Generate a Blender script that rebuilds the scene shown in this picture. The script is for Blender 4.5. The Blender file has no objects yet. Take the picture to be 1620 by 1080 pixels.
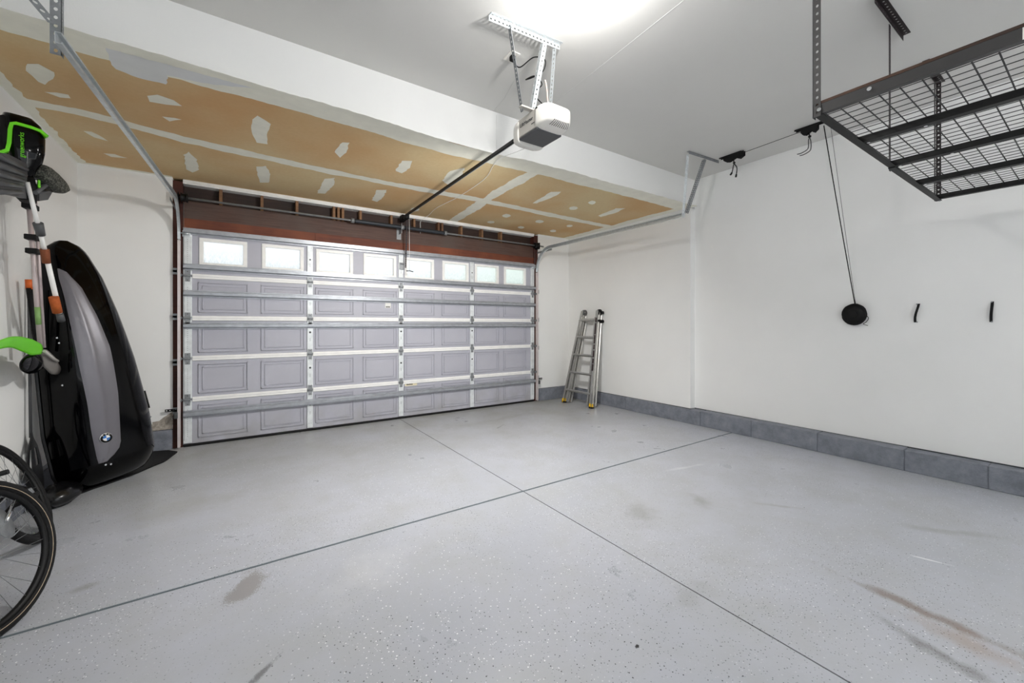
import bpy, bmesh, math, random
from mathutils import Vector, Matrix, Euler
random.seed(7)
R = math.radians
C = bpy.context.scene
COL = C.collection

# ---------------------------------------------------------------- camera, world, exposure
cam_d = bpy.data.cameras.new('camera'); cam = bpy.data.objects.new('camera', cam_d); COL.objects.link(cam)
cam.location = (0, 0, 1.364); cam.rotation_euler = (R(90), 0, R(-33.93))
cam_d.sensor_width = 36; cam_d.lens = 643.5 / 1620 * 36; cam_d.shift_y = (513.3 - 540) / 1620
cam_d.clip_start = .02; cam_d.clip_end = 200
C.camera = cam
C.view_settings.view_transform = 'Standard'; C.view_settings.look = 'None'
C.view_settings.gamma = 1; C.view_settings.use_curve_mapping = False
C.view_settings.exposure = 0.86
LAMP_W = 22; BACK_FILL_W = 14; WIN_FILL_W = 900; OPENER_FILL_W = 165; WORLD = .86
w = bpy.data.worlds.new('world'); C.world = w; w.use_nodes = True
wn = w.node_tree; wn.nodes.clear()
o_ = wn.nodes.new('ShaderNodeOutputWorld'); b_ = wn.nodes.new('ShaderNodeBackground')
b_.inputs[0].default_value = (.88, .94, 1.0, 1); b_.inputs[1].default_value = WORLD
wn.links.new(b_.outputs[0], o_.inputs[0])
try:
    C.cycles.use_denoising = True
    C.cycles.max_bounces = 10; C.cycles.diffuse_bounces = 6; C.cycles.glossy_bounces = 4
    C.cycles.sample_clamp_indirect = 6
except Exception: pass

# room constants (metres); camera stands at the origin, +Y runs towards the garage door
YW, YS, ZS, ZC = 5.80, 3.294, 2.983, 3.382
XR, XR2, XL, YB = 5.195, 5.295, -1.335, -2.3

# ---------------------------------------------------------------- materials
def nodes(m):
    m.use_nodes = True; nt = m.node_tree
    return nt, nt.nodes['Principled BSDF']
def rgb(h):
    if isinstance(h, str):
        v = [int(h[i:i+2], 16) / 255 for i in (0, 2, 4)]
    else: v = [c / 255 for c in h]
    return tuple(((c + .055) / 1.055) ** 2.4 if c > .04045 else c / 12.92 for c in v) + (1,)
class NB:
    """small node-building helper"""
    def __init__(s, m): s.nt, s.p = nodes(m); s.n = s.nt.nodes; s.tc = s.n.new('ShaderNodeTexCoord')
    def link(s, a, b): s.nt.links.new(a, b)
    def noise(s, scale, detail=4, rough=.55, vec=None, dist=0):
        t = s.n.new('ShaderNodeTexNoise'); t.inputs['Scale'].default_value = scale; t.inputs['Detail'].default_value = detail
        t.inputs['Roughness'].default_value = rough; t.inputs['Distortion'].default_value = dist
        s.link(vec if vec is not None else s.tc.outputs['Object'], t.inputs['Vector']); return t.outputs['Fac']
    def voro(s, scale, vec=None, feature='F1'):
        t = s.n.new('ShaderNodeTexVoronoi'); t.inputs['Scale'].default_value = scale; t.feature = feature
        s.link(vec if vec is not None else s.tc.outputs['Object'], t.inputs['Vector']); return t
    def ramp(s, f, a, b, ca=0., cb=1.):
        t = s.n.new('ShaderNodeMapRange'); t.inputs['From Min'].default_value = a; t.inputs['From Max'].default_value = b
        t.inputs['To Min'].default_value = ca; t.inputs['To Max'].default_value = cb; s.link(f, t.inputs['Value']); return t.outputs['Result']
    def math(s, op, a, b=None, c=None):
        t = s.n.new('ShaderNodeMath'); t.operation = op
        for i, x in enumerate((a, b, c)):
            if x is None: continue
            if isinstance(x, (int, float)): t.inputs[i].default_value = x
            else: s.link(x, t.inputs[i])
        return t.outputs[0]
    def mix(s, f, a, b):
        t = s.n.new('ShaderNodeMix'); t.data_type = 'RGBA'
        for sock, x in ((t.inputs['Factor'], f), (t.inputs[6], a), (t.inputs[7], b)):
            if isinstance(x, (int, float, tuple)): sock.default_value = x
            else: s.link(x, sock)
        return t.outputs[2]
    def mapping(s, scale=(1, 1, 1), rot=(0, 0, 0), loc=(0, 0, 0)):
        t = s.n.new('ShaderNodeMapping'); t.inputs['Scale'].default_value = scale; t.inputs['Rotation'].default_value = rot
        t.inputs['Location'].default_value = loc; s.link(s.tc.outputs['Object'], t.inputs['Vector']); return t.outputs['Vector']
    def bump(s, h, strength=.2, dist=.01):
        t = s.n.new('ShaderNodeBump'); t.inputs['Strength'].default_value = strength; t.inputs['Distance'].default_value = dist
        s.link(h, t.inputs['Height']); s.link(t.outputs['Normal'], s.p.inputs['Normal'])
    def col(s, c): s.link(c, s.p.inputs['Base Color'])
    def sep(s):
        t = s.n.new('ShaderNodeSeparateXYZ'); s.link(s.n.new('ShaderNodeNewGeometry').outputs['Position'], t.inputs[0]); return t.outputs
MATS = {}
def mat(name, c, rough=.5, metal=0, spec=.5, var=0, vscale=6, bump=0, bscale=60, coat=0):
    if name in MATS: return MATS[name]
    m = bpy.data.materials.new(name); b = NB(m); p = b.p; c = rgb(c)
    p.inputs['Base Color'].default_value = c; p.inputs['Roughness'].default_value = rough; p.inputs['Metallic'].default_value = metal
    p.inputs['Specular IOR Level'].default_value = spec
    if coat: p.inputs['Coat Weight'].default_value = coat; p.inputs['Coat Roughness'].default_value = .06
    n = b.noise(vscale, 5)
    v = max(var, .02)
    b.col(b.mix(b.ramp(n, .3, .7), tuple(x * (1 - v) for x in c[:3]) + (1,), tuple(min(1, x * (1 + v)) for x in c[:3]) + (1,)))
    if bump: b.bump(b.noise(bscale, 3), bump, .004)
    MATS[name] = m; return m
M_wall = mat('painted_drywall', 'ececea', .75, var=.02, vscale=1.5, bump=.12, bscale=90)
M_ceil = mat('painted_ceiling', 'd2d1cd', .65, var=.02, vscale=1.2, bump=.1, bscale=70)
M_galv = mat('galvanised_steel', 'cdd2d4', .30, .55, var=.12, vscale=30)
M_galvd = mat('dull_galvanised_steel', '8c8f91', .45, .4, var=.15, vscale=25)
M_stile = mat('zinc_stile', 'dde1e2', .45, .15, var=.1, vscale=18)
M_rail = mat('white_painted_rail', 'f2f1ee', .5, var=.05, vscale=9)
M_strut = mat('grey_strut', 'a2a5aa', .35, .45, var=.15, vscale=14)
M_black = mat('black_metal', '060607', .5, 0, .3, var=.1)
M_blackm = mat('matt_black', '09090a', .65, spec=.3)
M_rub = mat('black_rubber', '101011', .7, spec=.3, bump=.3, bscale=120)
M_gloss = mat('gloss_black_shell', '010102', .08, spec=.2)
M_silver = mat('silver_panel', '6c6a6f', .38, .35, var=.04)
M_chrome = mat('chrome', 'e4e6e8', .12, 1)
M_white = mat('white_plastic', 'e9e6df', .35, var=.03)
M_grey = mat('grey_plastic', '4b4c4e', .45, var=.05)
M_lgrey = mat('light_grey_metal', 'bab6af', .45, .1, var=.04)
M_lime = mat('lime_plastic', '6cd80c', .35)
M_orange = mat('orange_foam', 'a8521c', .8, var=.15, vscale=60)
M_alu = mat('brushed_aluminium', 'b3b2ae', .33, .8, var=.1, vscale=40)
M_yellow = mat('yellow_plastic', 'e8b80c', .5)
M_pole = mat('pinkish_aluminium_pole', 'c3b5b4', .4, .3)
M_poled = mat('dark_label_print', '2b1a1c', .5, var=.4, vscale=90)
M_dbrown = mat('rust_brown_metal', '5b3524', .5, .2, var=.15)
M_rackg = mat('charcoal_steel', '3c3b3b', .45, .3, var=.1)
M_maroon = mat('dark_maroon_black_metal', '1d1214', .5, .3)
M_blue = mat('badge_blue', '2c6db5', .3)
M_ink = mat('print_ink', '222426', .6)
M_paper = mat('label_paper', 'e4e3dd', .6)
M_cream = mat('cream_label', 'ddd2b4', .6)
M_comp = mat('joint_compound', 'ebe9da', .8, var=.05, vscale=8)
M_compg = mat('grey_joint_compound', 'dcdddb', .8, var=.03, vscale=8)
M_dust = mat('broken_plaster', 'a79e93', .9, var=.3, vscale=40, bump=.8, bscale=60)

def mk_kraft():
    m = bpy.data.materials.new('brown_drywall_paper'); b = NB(m); b.p.inputs['Roughness'].default_value = .85
    n = b.noise(.7, 3); f = b.noise(30, 5)
    c = b.mix(b.ramp(n, .35, .65), rgb('cda472'), rgb('d6c296'))
    b.col(b.mix(b.ramp(f, .2, .9, 0, .25), c, rgb('ab8452'))); return m
M_kraft = mk_kraft()
def mk_wood(name, c1, c2, c3, sc=1.0, rough=.7):
    m = bpy.data.materials.new(name); b = NB(m); b.p.inputs['Roughness'].default_value = rough
    v = b.mapping((1.2 * sc, 8 * sc, 22 * sc)); g = b.noise(2.2, 7, .65, v, .6); k = b.noise(2.0, 3)
    c = b.mix(b.ramp(g, .35, .65), rgb(c1), rgb(c2)); b.col(b.mix(b.ramp(k, .45, .7), c, rgb(c3)))
    b.bump(g, .15, .003); return m
M_beam = mk_wood('weathered_header_wood', '47302a', '5d463c', '54463f')
M_red = mk_wood('reddish_fir_board', '6e3822', '55291a', '7d4429')
M_jamb = mk_wood('dark_red_jamb_wood', '43190f', '2e100b', '552517')
M_sheath = mk_wood('dark_sheathing', '2b1a14', '3d2a22', '201512')
M_stud = mk_wood('pale_stud_wood', '7d5a3e', '96714f', '6b4a33')

def mk_door():
    m = bpy.data.materials.new('grey_door_steel'); b = NB(m); b.p.inputs['Roughness'].default_value = .5
    n = b.noise(1.2, 4); s = b.sep()
    grime = b.math('MULTIPLY', b.ramp(s[2], .45, .03), b.ramp(b.noise(5, 6), .35, .65))
    v = b.mapping((1, 1, 60)); w_ = b.noise(3, 3, .5, v)
    c = b.mix(b.ramp(n, .3, .7), rgb('a9a9b3'), rgb('b4b4bd'))
    c = b.mix(b.ramp(w_, .3, .7, 0, .12), c, rgb('acacb6'))
    b.col(b.mix(b.math('MULTIPLY', grime, .45), c, rgb('8e8b84'))); b.bump(b.noise(50, 2), .1, .002); return m
M_door = mk_door()

def mk_glass():
    m = bpy.data.materials.new('obscured_window_glass'); b = NB(m); nt = b.nt
    b.p.inputs['Roughness'].default_value = .25
    tr = b.n.new('ShaderNodeBsdfTranslucent'); tp = b.n.new('ShaderNodeBsdfTransparent')
    s = b.sep(); v = b.mapping((26, 26, 9)); n = b.noise(3, 6, .65, v, .8)
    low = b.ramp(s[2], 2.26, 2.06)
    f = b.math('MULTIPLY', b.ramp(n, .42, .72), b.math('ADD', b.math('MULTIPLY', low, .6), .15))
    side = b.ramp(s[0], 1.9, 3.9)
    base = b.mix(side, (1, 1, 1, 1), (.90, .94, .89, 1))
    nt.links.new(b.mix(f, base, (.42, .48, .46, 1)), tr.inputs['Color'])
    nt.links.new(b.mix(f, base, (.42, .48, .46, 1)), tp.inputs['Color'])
    mx = b.n.new('ShaderNodeMixShader'); mx.inputs[0].default_value = .45
    nt.links.new(tr.outputs[0], mx.inputs[1]); nt.links.new(tp.outputs[0], mx.inputs[2])
    m2 = b.n.new('ShaderNodeMixShader'); m2.inputs[0].default_value = .12
    nt.links.new(mx.outputs[0], m2.inputs[1]); nt.links.new(b.p.outputs[0], m2.inputs[2])
    nt.links.new(m2.outputs[0], b.n['Material Output'].inputs[0]); return m
M_glass = mk_glass()

def mk_floor():
    m = bpy.data.materials.new('flecked_grey_floor_paint'); b = NB(m)
    s = b.sep(); X, Y = s[0], s[1]
    big = b.noise(.55, 4, .6); mid = b.noise(2.6, 6, .65); fine = b.noise(90, 3)
    c = b.mix(b.ramp(big, .3, .7), rgb('aaadb4'), rgb('babcc4'))
    c = b.mix(b.ramp(mid, .42, .75, 0, .6), c, rgb('a9aaa8'))
    c = b.mix(b.ramp(fine, .3, .8, 0, .15), c, rgb('a5a7ac'))
    # grime near the door
    g = b.math('MULTIPLY', b.ramp(Y, 3.6, 5.7), b.ramp(b.noise(1.6, 5), .25, .65))
    c = b.mix(b.math('MULTIPLY', g, .8), c, rgb('94948c'))
    # paint flecks: sparse dark and white chips
    def flecks(scale, thr, seed, col, c, dens):
        v = b.mapping((1, 1, 1), (0, 0, seed), (seed * 3.1, seed * 1.7, 0)); t = b.voro(scale, v)
        d = b.math('LESS_THAN', t.outputs['Distance'], thr)
        sepc = b.n.new('ShaderNodeSeparateColor'); b.link(t.outputs['Color'], sepc.inputs[0])
        k = b.math('LESS_THAN', sepc.outputs[0], dens)
        z = b.ramp(b.noise(1.1, 3, .5, v), .36, .6)
        return b.mix(b.math('MULTIPLY', b.math('MULTIPLY', d, k), b.math('MULTIPLY', z, .95)), c, rgb(col))
    c = flecks(54, .15, .4, '1c1c1e', c, .42)
    c = flecks(85, .19, 1.3, '2a2a2c', c, .45)
    c = flecks(55, .18, 2.2, 'f2f2f2', c, .25)
    c = flecks(110, .2, 3.0, 'ffffff', c, .14)
    dist = b.noise(7, 4); grain = b.noise(160, 2)
    def spot(cx, cy, rx, ry, rot, col, amt, c, soft=.5, grainy=0):
        dx = b.math('SUBTRACT', X, cx); dy = b.math('SUBTRACT', Y, cy); ca, sa = math.cos(rot), math.sin(rot)
        u = b.math('DIVIDE', b.math('ADD', b.math('MULTIPLY', dx, ca), b.math('MULTIPLY', dy, sa)), rx)
        v = b.math('DIVIDE', b.math('SUBTRACT', b.math('MULTIPLY', dy, ca), b.math('MULTIPLY', dx, sa)), ry)
        d = b.math('SQRT', b.math('ADD', b.math('MULTIPLY', u, u), b.math('MULTIPLY', v, v)))
        d = b.math('ADD', d, b.ramp(dist, .3, .7, -.45, .45))
        if grainy: d = b.math('ADD', d, b.ramp(grain, .3, .7, -grainy, grainy))
        return b.mix(b.ramp(d, 1, 1 - soft, 0, amt), c, rgb(col))
    for q in [(.05, 2.55, .17, .075, 1.0, '93908f', .95, .25, .35), (2.70, .50, .42, .05, 1.5, '75604e', .7, .8, .1), (2.60, .35, .25, .10, 1.5, '9a7f68', .45, .9, .2), (2.42, .42, .22, .05, 1.3, '5d564e', .6, .8, .2),
              (3.33, .59, .10, .012, -1.25, 'efefef', .8, .6, .1), (.075, 1.87, .09, .02, .75, '5a5a5a', .7, .5, .2), (1.404, 1.135, .014, .009, .4, '101010', .95, .3, .2), (2.40, 1.93, .22, .16, .9, '8d8c88', .5, .9, .2),
              (2.97, 1.80, .16, .07, .9, '85847e', .55, .9, .2), (3.37, 1.43, .20, .03, -.9, '85847c', .45, .9, .1), (3.89, .62, .4, .05, -.9, '80807a', .4, .9, .1), (-.671, 2.99, .09, .04, .3, '8a8783', .6, .8, .2), (3.55, 2.30, .30, .03, -.2, 'd5d6d8', .5, .7, .1),
              (1.9, 1.2, .2, .1, 0, '92928f', .4, .9, .2), (3.3, 5.0, .8, .1, .1, '7d7b72', .3, .9, .1), (2.9, 4.6, .15, .02, .6, '70706a', .6, .6, .1), (-.3, 3.9, .5, .2, .2, '96968f', .35, .9, .1), (.6, 2.3, .35, .2, .4, 'c6c7ca', .5, .9, .2)]:
        c = spot(*q[:6], q[6], c, q[7], q[8])
    b.col(c)
    b.link(b.ramp(mid, .3, .7, .26, .42), b.p.inputs['Roughness']); b.p.inputs['Specular IOR Level'].default_value = .45
    b.bump(b.math('ADD', b.math('MULTIPLY', b.noise(120, 3), .3), b.math('MULTIPLY', b.noise(3, 4), 1.0)), .12, .006)
    return m
M_joint = mat('joint_sealant', '5d676c', .6, var=.1, vscale=12)
M_jointd = mat('dark_saw_cut', '4a4d50', .7, var=.1)

def mk_curb():
    m = bpy.data.materials.new('painted_block_curb'); b = NB(m); b.p.inputs['Roughness'].default_value = .55
    n = b.noise(9, 6, .7); b.col(b.mix(b.ramp(n, .35, .75), rgb('6b6f78'), rgb('8c9099')))
    b.bump(b.math('ADD', b.noise(22, 6, .7), b.math('MULTIPLY', b.noise(5, 3), 2)), .5, .012); return m
M_curb = mk_curb()

# ---------------------------------------------------------------- mesh helpers
class MB:
    def __init__(s): s.bm = bmesh.new(); s.mi = 0; s.M = Matrix()
    def _tag(s, fs, smooth=False):
        for f in fs: f.material_index = s.mi; f.smooth = smooth
    def vert(s, p): return s.bm.verts.new(s.M @ Vector(p))
    def face(s, vs, smooth=False):
        try: f = s.bm.faces.new(vs)
        except ValueError: return None
        f.material_index = s.mi; f.smooth = smooth; return f
    def poly(s, pts): return s.face([s.vert(p) for p in pts])
    def box(s, a, b, bevel=0, seg=2, mtx=None):
        a = Vector(a); b = Vector(b); c = (a + b) / 2; d = b - a
        T = bmesh.new(); bmesh.ops.create_cube(T, size=1)
        for v in T.verts: v.co = Vector((v.co.x * d.x, v.co.y * d.y, v.co.z * d.z))
        if bevel: bmesh.ops.bevel(T, geom=list(T.edges), offset=min(bevel, .49 * min(abs(d.x), abs(d.y), abs(d.z))), segments=seg, affect='EDGES', profile=.5)
        L = Matrix.Translation(c) if mtx is None else mtx @ Matrix.Translation(c)
        s.merge(T, L, smooth=bool(bevel) and seg > 2)
    def merge(s, T, L=Matrix(), smooth=False):
        mp = {}
        for v in T.verts: mp[v] = s.bm.verts.new(s.M @ L @ v.co)
        for f in T.faces: s.face([mp[v] for v in f.verts], smooth)
        T.free()
    def loft(s, rings, caps=True, smooth=True, closed=True):
        R_ = [[s.vert(p) for p in r] for r in rings]; n = len(R_[0])
        for a, b in zip(R_, R_[1:]):
            for i in range(n if closed else n - 1):
                j = (i + 1) % n; s.face([a[i], a[j], b[j], b[i]], smooth)
        if caps: s.face(R_[0][::-1]); s.face(R_[-1])
        return R_
    def cyl(s, a, b, r, r2=None, n=12, smooth=True):
        a = Vector(a); b = Vector(b); r2 = r if r2 is None else r2; d = (b - a).normalized()
        u = d.orthogonal().normalized(); v = d.cross(u)
        ring = lambda c, q: [c + (u * math.cos(2 * math.pi * i / n) + v * math.sin(2 * math.pi * i / n)) * q for i in range(n)]
        s.loft([ring(a, r), ring(b, r2)], True, smooth)
    def tube(s, pts, r, n=8, closed=False, rs=None):
        pts = [Vector(p) for p in pts]; m = len(pts); rings = []; u = None
        for i, p in enumerate(pts):
            if closed: d = (pts[(i + 1) % m] - pts[i - 1])
            else: d = pts[min(i + 1, m - 1)] - pts[max(i - 1, 0)]
            d.normalize()
            if u is None: u = d.orthogonal().normalized()
            else: u = (u - d * u.dot(d)); u = u.normalized() if u.length > 1e-6 else d.orthogonal().normalized()
            v = d.cross(u); q = rs[i] if rs else r
            rings.append([p + (u * math.cos(2 * math.pi * k / n) + v * math.sin(2 * math.pi * k / n)) * q for k in range(n)])
        if closed:
            rings.append(rings[0])
            R_ = [[s.vert(p) for p in rg] for rg in rings[:-1]]
            for i in range(m):
                a, b = R_[i], R_[(i + 1) % m]
                off = 0
                if i == m - 1:
                    off = min(range(n), key=lambda o: (a[0].co - b[o].co).length)
                for k in range(n): s.face([a[k], a[(k + 1) % n], b[(k + 1 + off) % n], b[(k + off) % n]], True)
        else: s.loft(rings)
    def lathe(s, prof, c, ax, n=24, smooth=True):
        """prof = (radius, offset along axis)"""
        c = Vector(c); d = Vector(ax).normalized(); u = d.orthogonal().normalized(); v = d.cross(u)
        s.loft([[c + d * z + (u * math.cos(2 * math.pi * i / n) + v * math.sin(2 * math.pi * i / n)) * max(r, 1e-4) for i in range(n)] for r, z in prof], True, smooth)
    def prism(s, pts, d, smooth=False):
        d = Vector(d); s.loft([[Vector(p) for p in pts], [Vector(p) + d for p in pts]], True, smooth)
    def sweep(s, prof, path, A, B):
        """prof list of (a,b); path list of points; A,B functions of index giving axes"""
        s.loft([[Vector(p) + A(i) * a + B(i) * b for a, b in prof] for i, p in enumerate(path)], True, False)
    def perf(s, o, L, W, nrm, length, width, t=.002, pitch=.025, r=.0055):
        """perforated flat strip with real holes; o = corner, L = long axis, W = across axis"""
        o = Vector(o); L = Vector(L).normalized(); W = Vector(W).normalized(); N = Vector(nrm).normalized() * t
        n = max(1, int(length / pitch)); p = length / n
        P = lambda a, b, k: o + L * a + W * b + N * k
        for i in range(n):
            ca, cb = (i + .5) * p, width / 2
            out = [(ca + p / 2, cb), (ca + p / 2, width), (ca, width), (ca - p / 2, width), (ca - p / 2, cb), (ca - p / 2, 0), (ca, 0), (ca + p / 2, 0)]
            inn = [(ca + r * 1.25 * math.cos(k * math.pi / 4), cb + r * math.sin(k * math.pi / 4)) for k in range(8)]
            V = [[s.vert(P(a, b, k)) for a, b in q] for q in (out, inn) for k in (0, 1)]
            o0, o1, i0, i1 = V
            for k in range(8):
                j = (k + 1) % 8
                s.face([o0[k], o0[j], i0[j], i0[k]]); s.face([o1[j], o1[k], i1[k], i1[j]])
                s.face([i0[k], i0[j], i1[j], i1[k]])
                if k in (1, 2, 5, 6): s.face([o0[j], o0[k], o1[k], o1[j]])
        for a in (0, length): s.poly([P(a, 0, 0), P(a, width, 0), P(a, width, 1), P(a, 0, 1)])
    def angle(s, a, b, W1, W2, w1=.032, w2=.032, **k):
        """perforated angle iron from a to b, flanges along W1 and W2"""
        a = Vector(a); b = Vector(b); L = (b - a); n = L.length
        W1 = Vector(W1).normalized(); W2 = Vector(W2).normalized()
        s.perf(a, L, W1, W2, n, w1, **k); s.perf(a, L, W2, W1, n, w2, **k)
    def build(s, name, mats, parent=None, label=None, bevel=0):
        off = Vector(parent.get('_o', (0, 0, 0))) if parent is not None else Vector()
        if parent is None:
            # a thing that is one mesh gets its origin at its own base
            if s.bm.verts:
                xs = [v.co for v in s.bm.verts]
                off = Vector((sum(c.x for c in xs) / len(xs), sum(c.y for c in xs) / len(xs), min(c.z for c in xs)))
        for v in s.bm.verts: v.co -= off
        bmesh.ops.recalc_face_normals(s.bm, faces=list(s.bm.faces))
        me = bpy.data.meshes.new(name); s.bm.to_mesh(me); s.bm.free()
        for m in (mats if isinstance(mats, (list, tuple)) else [mats]): me.materials.append(m)
        o = bpy.data.objects.new(name, me); COL.objects.link(o)
        if parent is None: o.location = off
        else:
            o.parent = parent
            if '_sub' in parent: pass
        if parent is None or True:
            o['_o'] = tuple(off)
        if label: o['label'] = label
        if bevel:
            md = o.modifiers.new('bevel', 'BEVEL'); md.width = bevel; md.segments = 2; md.limit_method = 'ANGLE'
        return o
def thing(name, label, cat, loc=(0, 0, 0), group=None):
    o = bpy.data.objects.new(name, None); COL.objects.link(o); o.location = loc; o.empty_display_size = .1
    o['_o'] = tuple(loc); o['label'] = label; o['category'] = cat
    if group: o['group'] = group
    return o
def tag(o, label, cat, group=None):
    o['label'] = label; o['category'] = cat
    if group: o['group'] = group
    return o
def struct(o, label=None):
    o['kind'] = 'structure'
    if label: o['label'] = label
    return o
def text(name, body, size, mtx, m, parent, ext=.0006):
    cu = bpy.data.curves.new(name, 'FONT'); cu.body = body; cu.size = size; cu.extrude = ext; cu.align_x = 'CENTER'; cu.align_y = 'CENTER'
    t = bpy.data.objects.new(name, cu); COL.objects.link(t)
    dg = bpy.context.evaluated_depsgraph_get(); me = bpy.data.meshes.new_from_object(t.evaluated_get(dg))
    bpy.data.objects.remove(t); bpy.data.curves.remove(cu)
    me.transform(mtx); off = Vector(parent.get('_o', (0, 0, 0)))
    for v in me.vertices: v.co -= off
    me.materials.clear(); me.materials.append(m)
    o = bpy.data.objects.new(name, me); COL.objects.link(o); o.parent = parent; o['_o'] = tuple(off); return o
def basis(o, x, y, z=None):
    x = Vector(x).normalized(); y = Vector(y); y = (y - x * y.dot(x)).normalized(); z = x.cross(y)
    return Matrix(((x.x, y.x, z.x, o[0]), (x.y, y.y, z.y, o[1]), (x.z, y.z, z.z, o[2]), (0, 0, 0, 1)))

X3 = Vector((1, 0, 0)); Y3 = Vector((0, 1, 0)); Z3 = Vector((0, 0, 1))
# ================================================================ THE SETTING
JX, JY = 1.934, 2.7135          # the two joints cut into the slab
m = MB()
for x0, x1 in ((XL - .1, JX - .004), (JX + .004, XR2 + .1)):
    for y0, y1 in ((YB - .1, JY - .011), (JY + .011, YW + .25)):
        m.box((x0, y0, -.12), (x1, y1, 0))
m.mi = 1; m.box((XL - .1, JY - .0112, -.12), (XR2 + .1, JY + .0112, -.003))
m.mi = 2; m.box((JX - .0042, YB - .1, -.12), (JX + .0042, YW + .25, -.004))
struct(m.build('floor', [mk_floor(), M_joint, M_jointd]), 'painted grey garage floor with crossing joints')

m = MB(); m.box((XL - .1, YB - .1, ZC), (XR2 + .1, YS, ZC + .1))
struct(m.build('ceiling', M_ceil))
# lowered ceiling (soffit) over the door: painted face, unpainted paper underside with joint compound
m = MB(); m.box((XL - .1, YS, ZS), (XR2, YW + .2, ZC + .1)); m.mi = 1
e = .0008
m.poly([(XL, YS + .002, ZS - e), (XR, YS + .002, ZS - e), (XR, YW + .1, ZS - e), (XL, YW + .1, ZS - e)])
def wob(pts, amp, step=.03, rnd=random):
    out = []
    for a, b in zip(pts, pts[1:] + pts[:1]):
        n = max(1, int(math.hypot(b[0] - a[0], b[1] - a[1]) / step))
        for k in range(n):
            t = k / n; out.append((a[0] + (b[0] - a[0]) * t + rnd.uniform(-amp, amp), a[1] + (b[1] - a[1]) * t + rnd.uniform(-amp, amp)))
    return out
def strip(c, wd, z, amp, mi):
    """joint compound strip along a centre line with uneven edges"""
    m.mi = mi; pts = []
    for a, b in zip(c, c[1:]):
        n = max(1, int(math.hypot(b[0] - a[0], b[1] - a[1]) / .035))
        for k in range(n): t = k / n; pts.append((a[0] + (b[0] - a[0]) * t, a[1] + (b[1] - a[1]) * t))
    pts.append(c[-1]); L = []; w0 = w1 = 0
    for i, p in enumerate(pts):
        q = pts[min(i + 1, len(pts) - 1)]; r_ = pts[max(i - 1, 0)]; dx, dy = q[0] - r_[0], q[1] - r_[1]; d = math.hypot(dx, dy) or 1
        nx, ny = -dy / d, dx / d
        w0 = w0 * .8 + random.uniform(-amp, amp) * .6; w1 = w1 * .8 + random.uniform(-amp, amp) * .6
        L.append((m.vert((p[0] + nx * (wd / 2 + w0), p[1] + ny * (wd / 2 + w0), z)), m.vert((p[0] - nx * (wd / 2 + w1), p[1] - ny * (wd / 2 + w1), z))))
    for a, b in zip(L, L[1:]): m.face([a[0], b[0], b[1], a[1]])
strip([(XL + .02, 4.42), (-.9, 4.42), (-.4, 4.55), (.4, 4.63), (1.4, 4.66), (2.6, 4.62), (3.7, 4.66), (XR - .02, 4.70)], .15, ZS - .0016, .016, 2)
strip([(2.62, YS + .03), (2.62, 4.2), (2.68, 4.7), (2.80, YW + .05)], .16, ZS - .0018, .016, 2)
strip([(XL + .0, YS + .02), (XL + .0, YW)], .15, ZS - .0014, .02, 2)
strip([(XR - .0, YS + .02), (XR - .0, YW)], .30, ZS - .0014, .02, 2)
strip([(XL, YS + .0), (.4, YS + .06), (1.7, YS + .13), (2.6, YS + .06), (XR, YS + .03)], .25, ZS - .0012, .012, 2)
strip([(XL, YW), (-.6, YW)], .10, ZS - .0013, .01, 2); strip([(4.46, YW), (XR, YW)], .07, ZS - .0013, .006, 2)
m.mi = 3; m.poly([(x, y, ZS - .0022) for x, y in wob([(-.64, YS + .002), (-.66, 3.5), (-.64, 3.54), (-.54, 3.58), (-.4, 3.57), (-.38, 3.44), (-.2, 3.42), (.1, YS + .002)], .006)])
m.mi = 2
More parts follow.
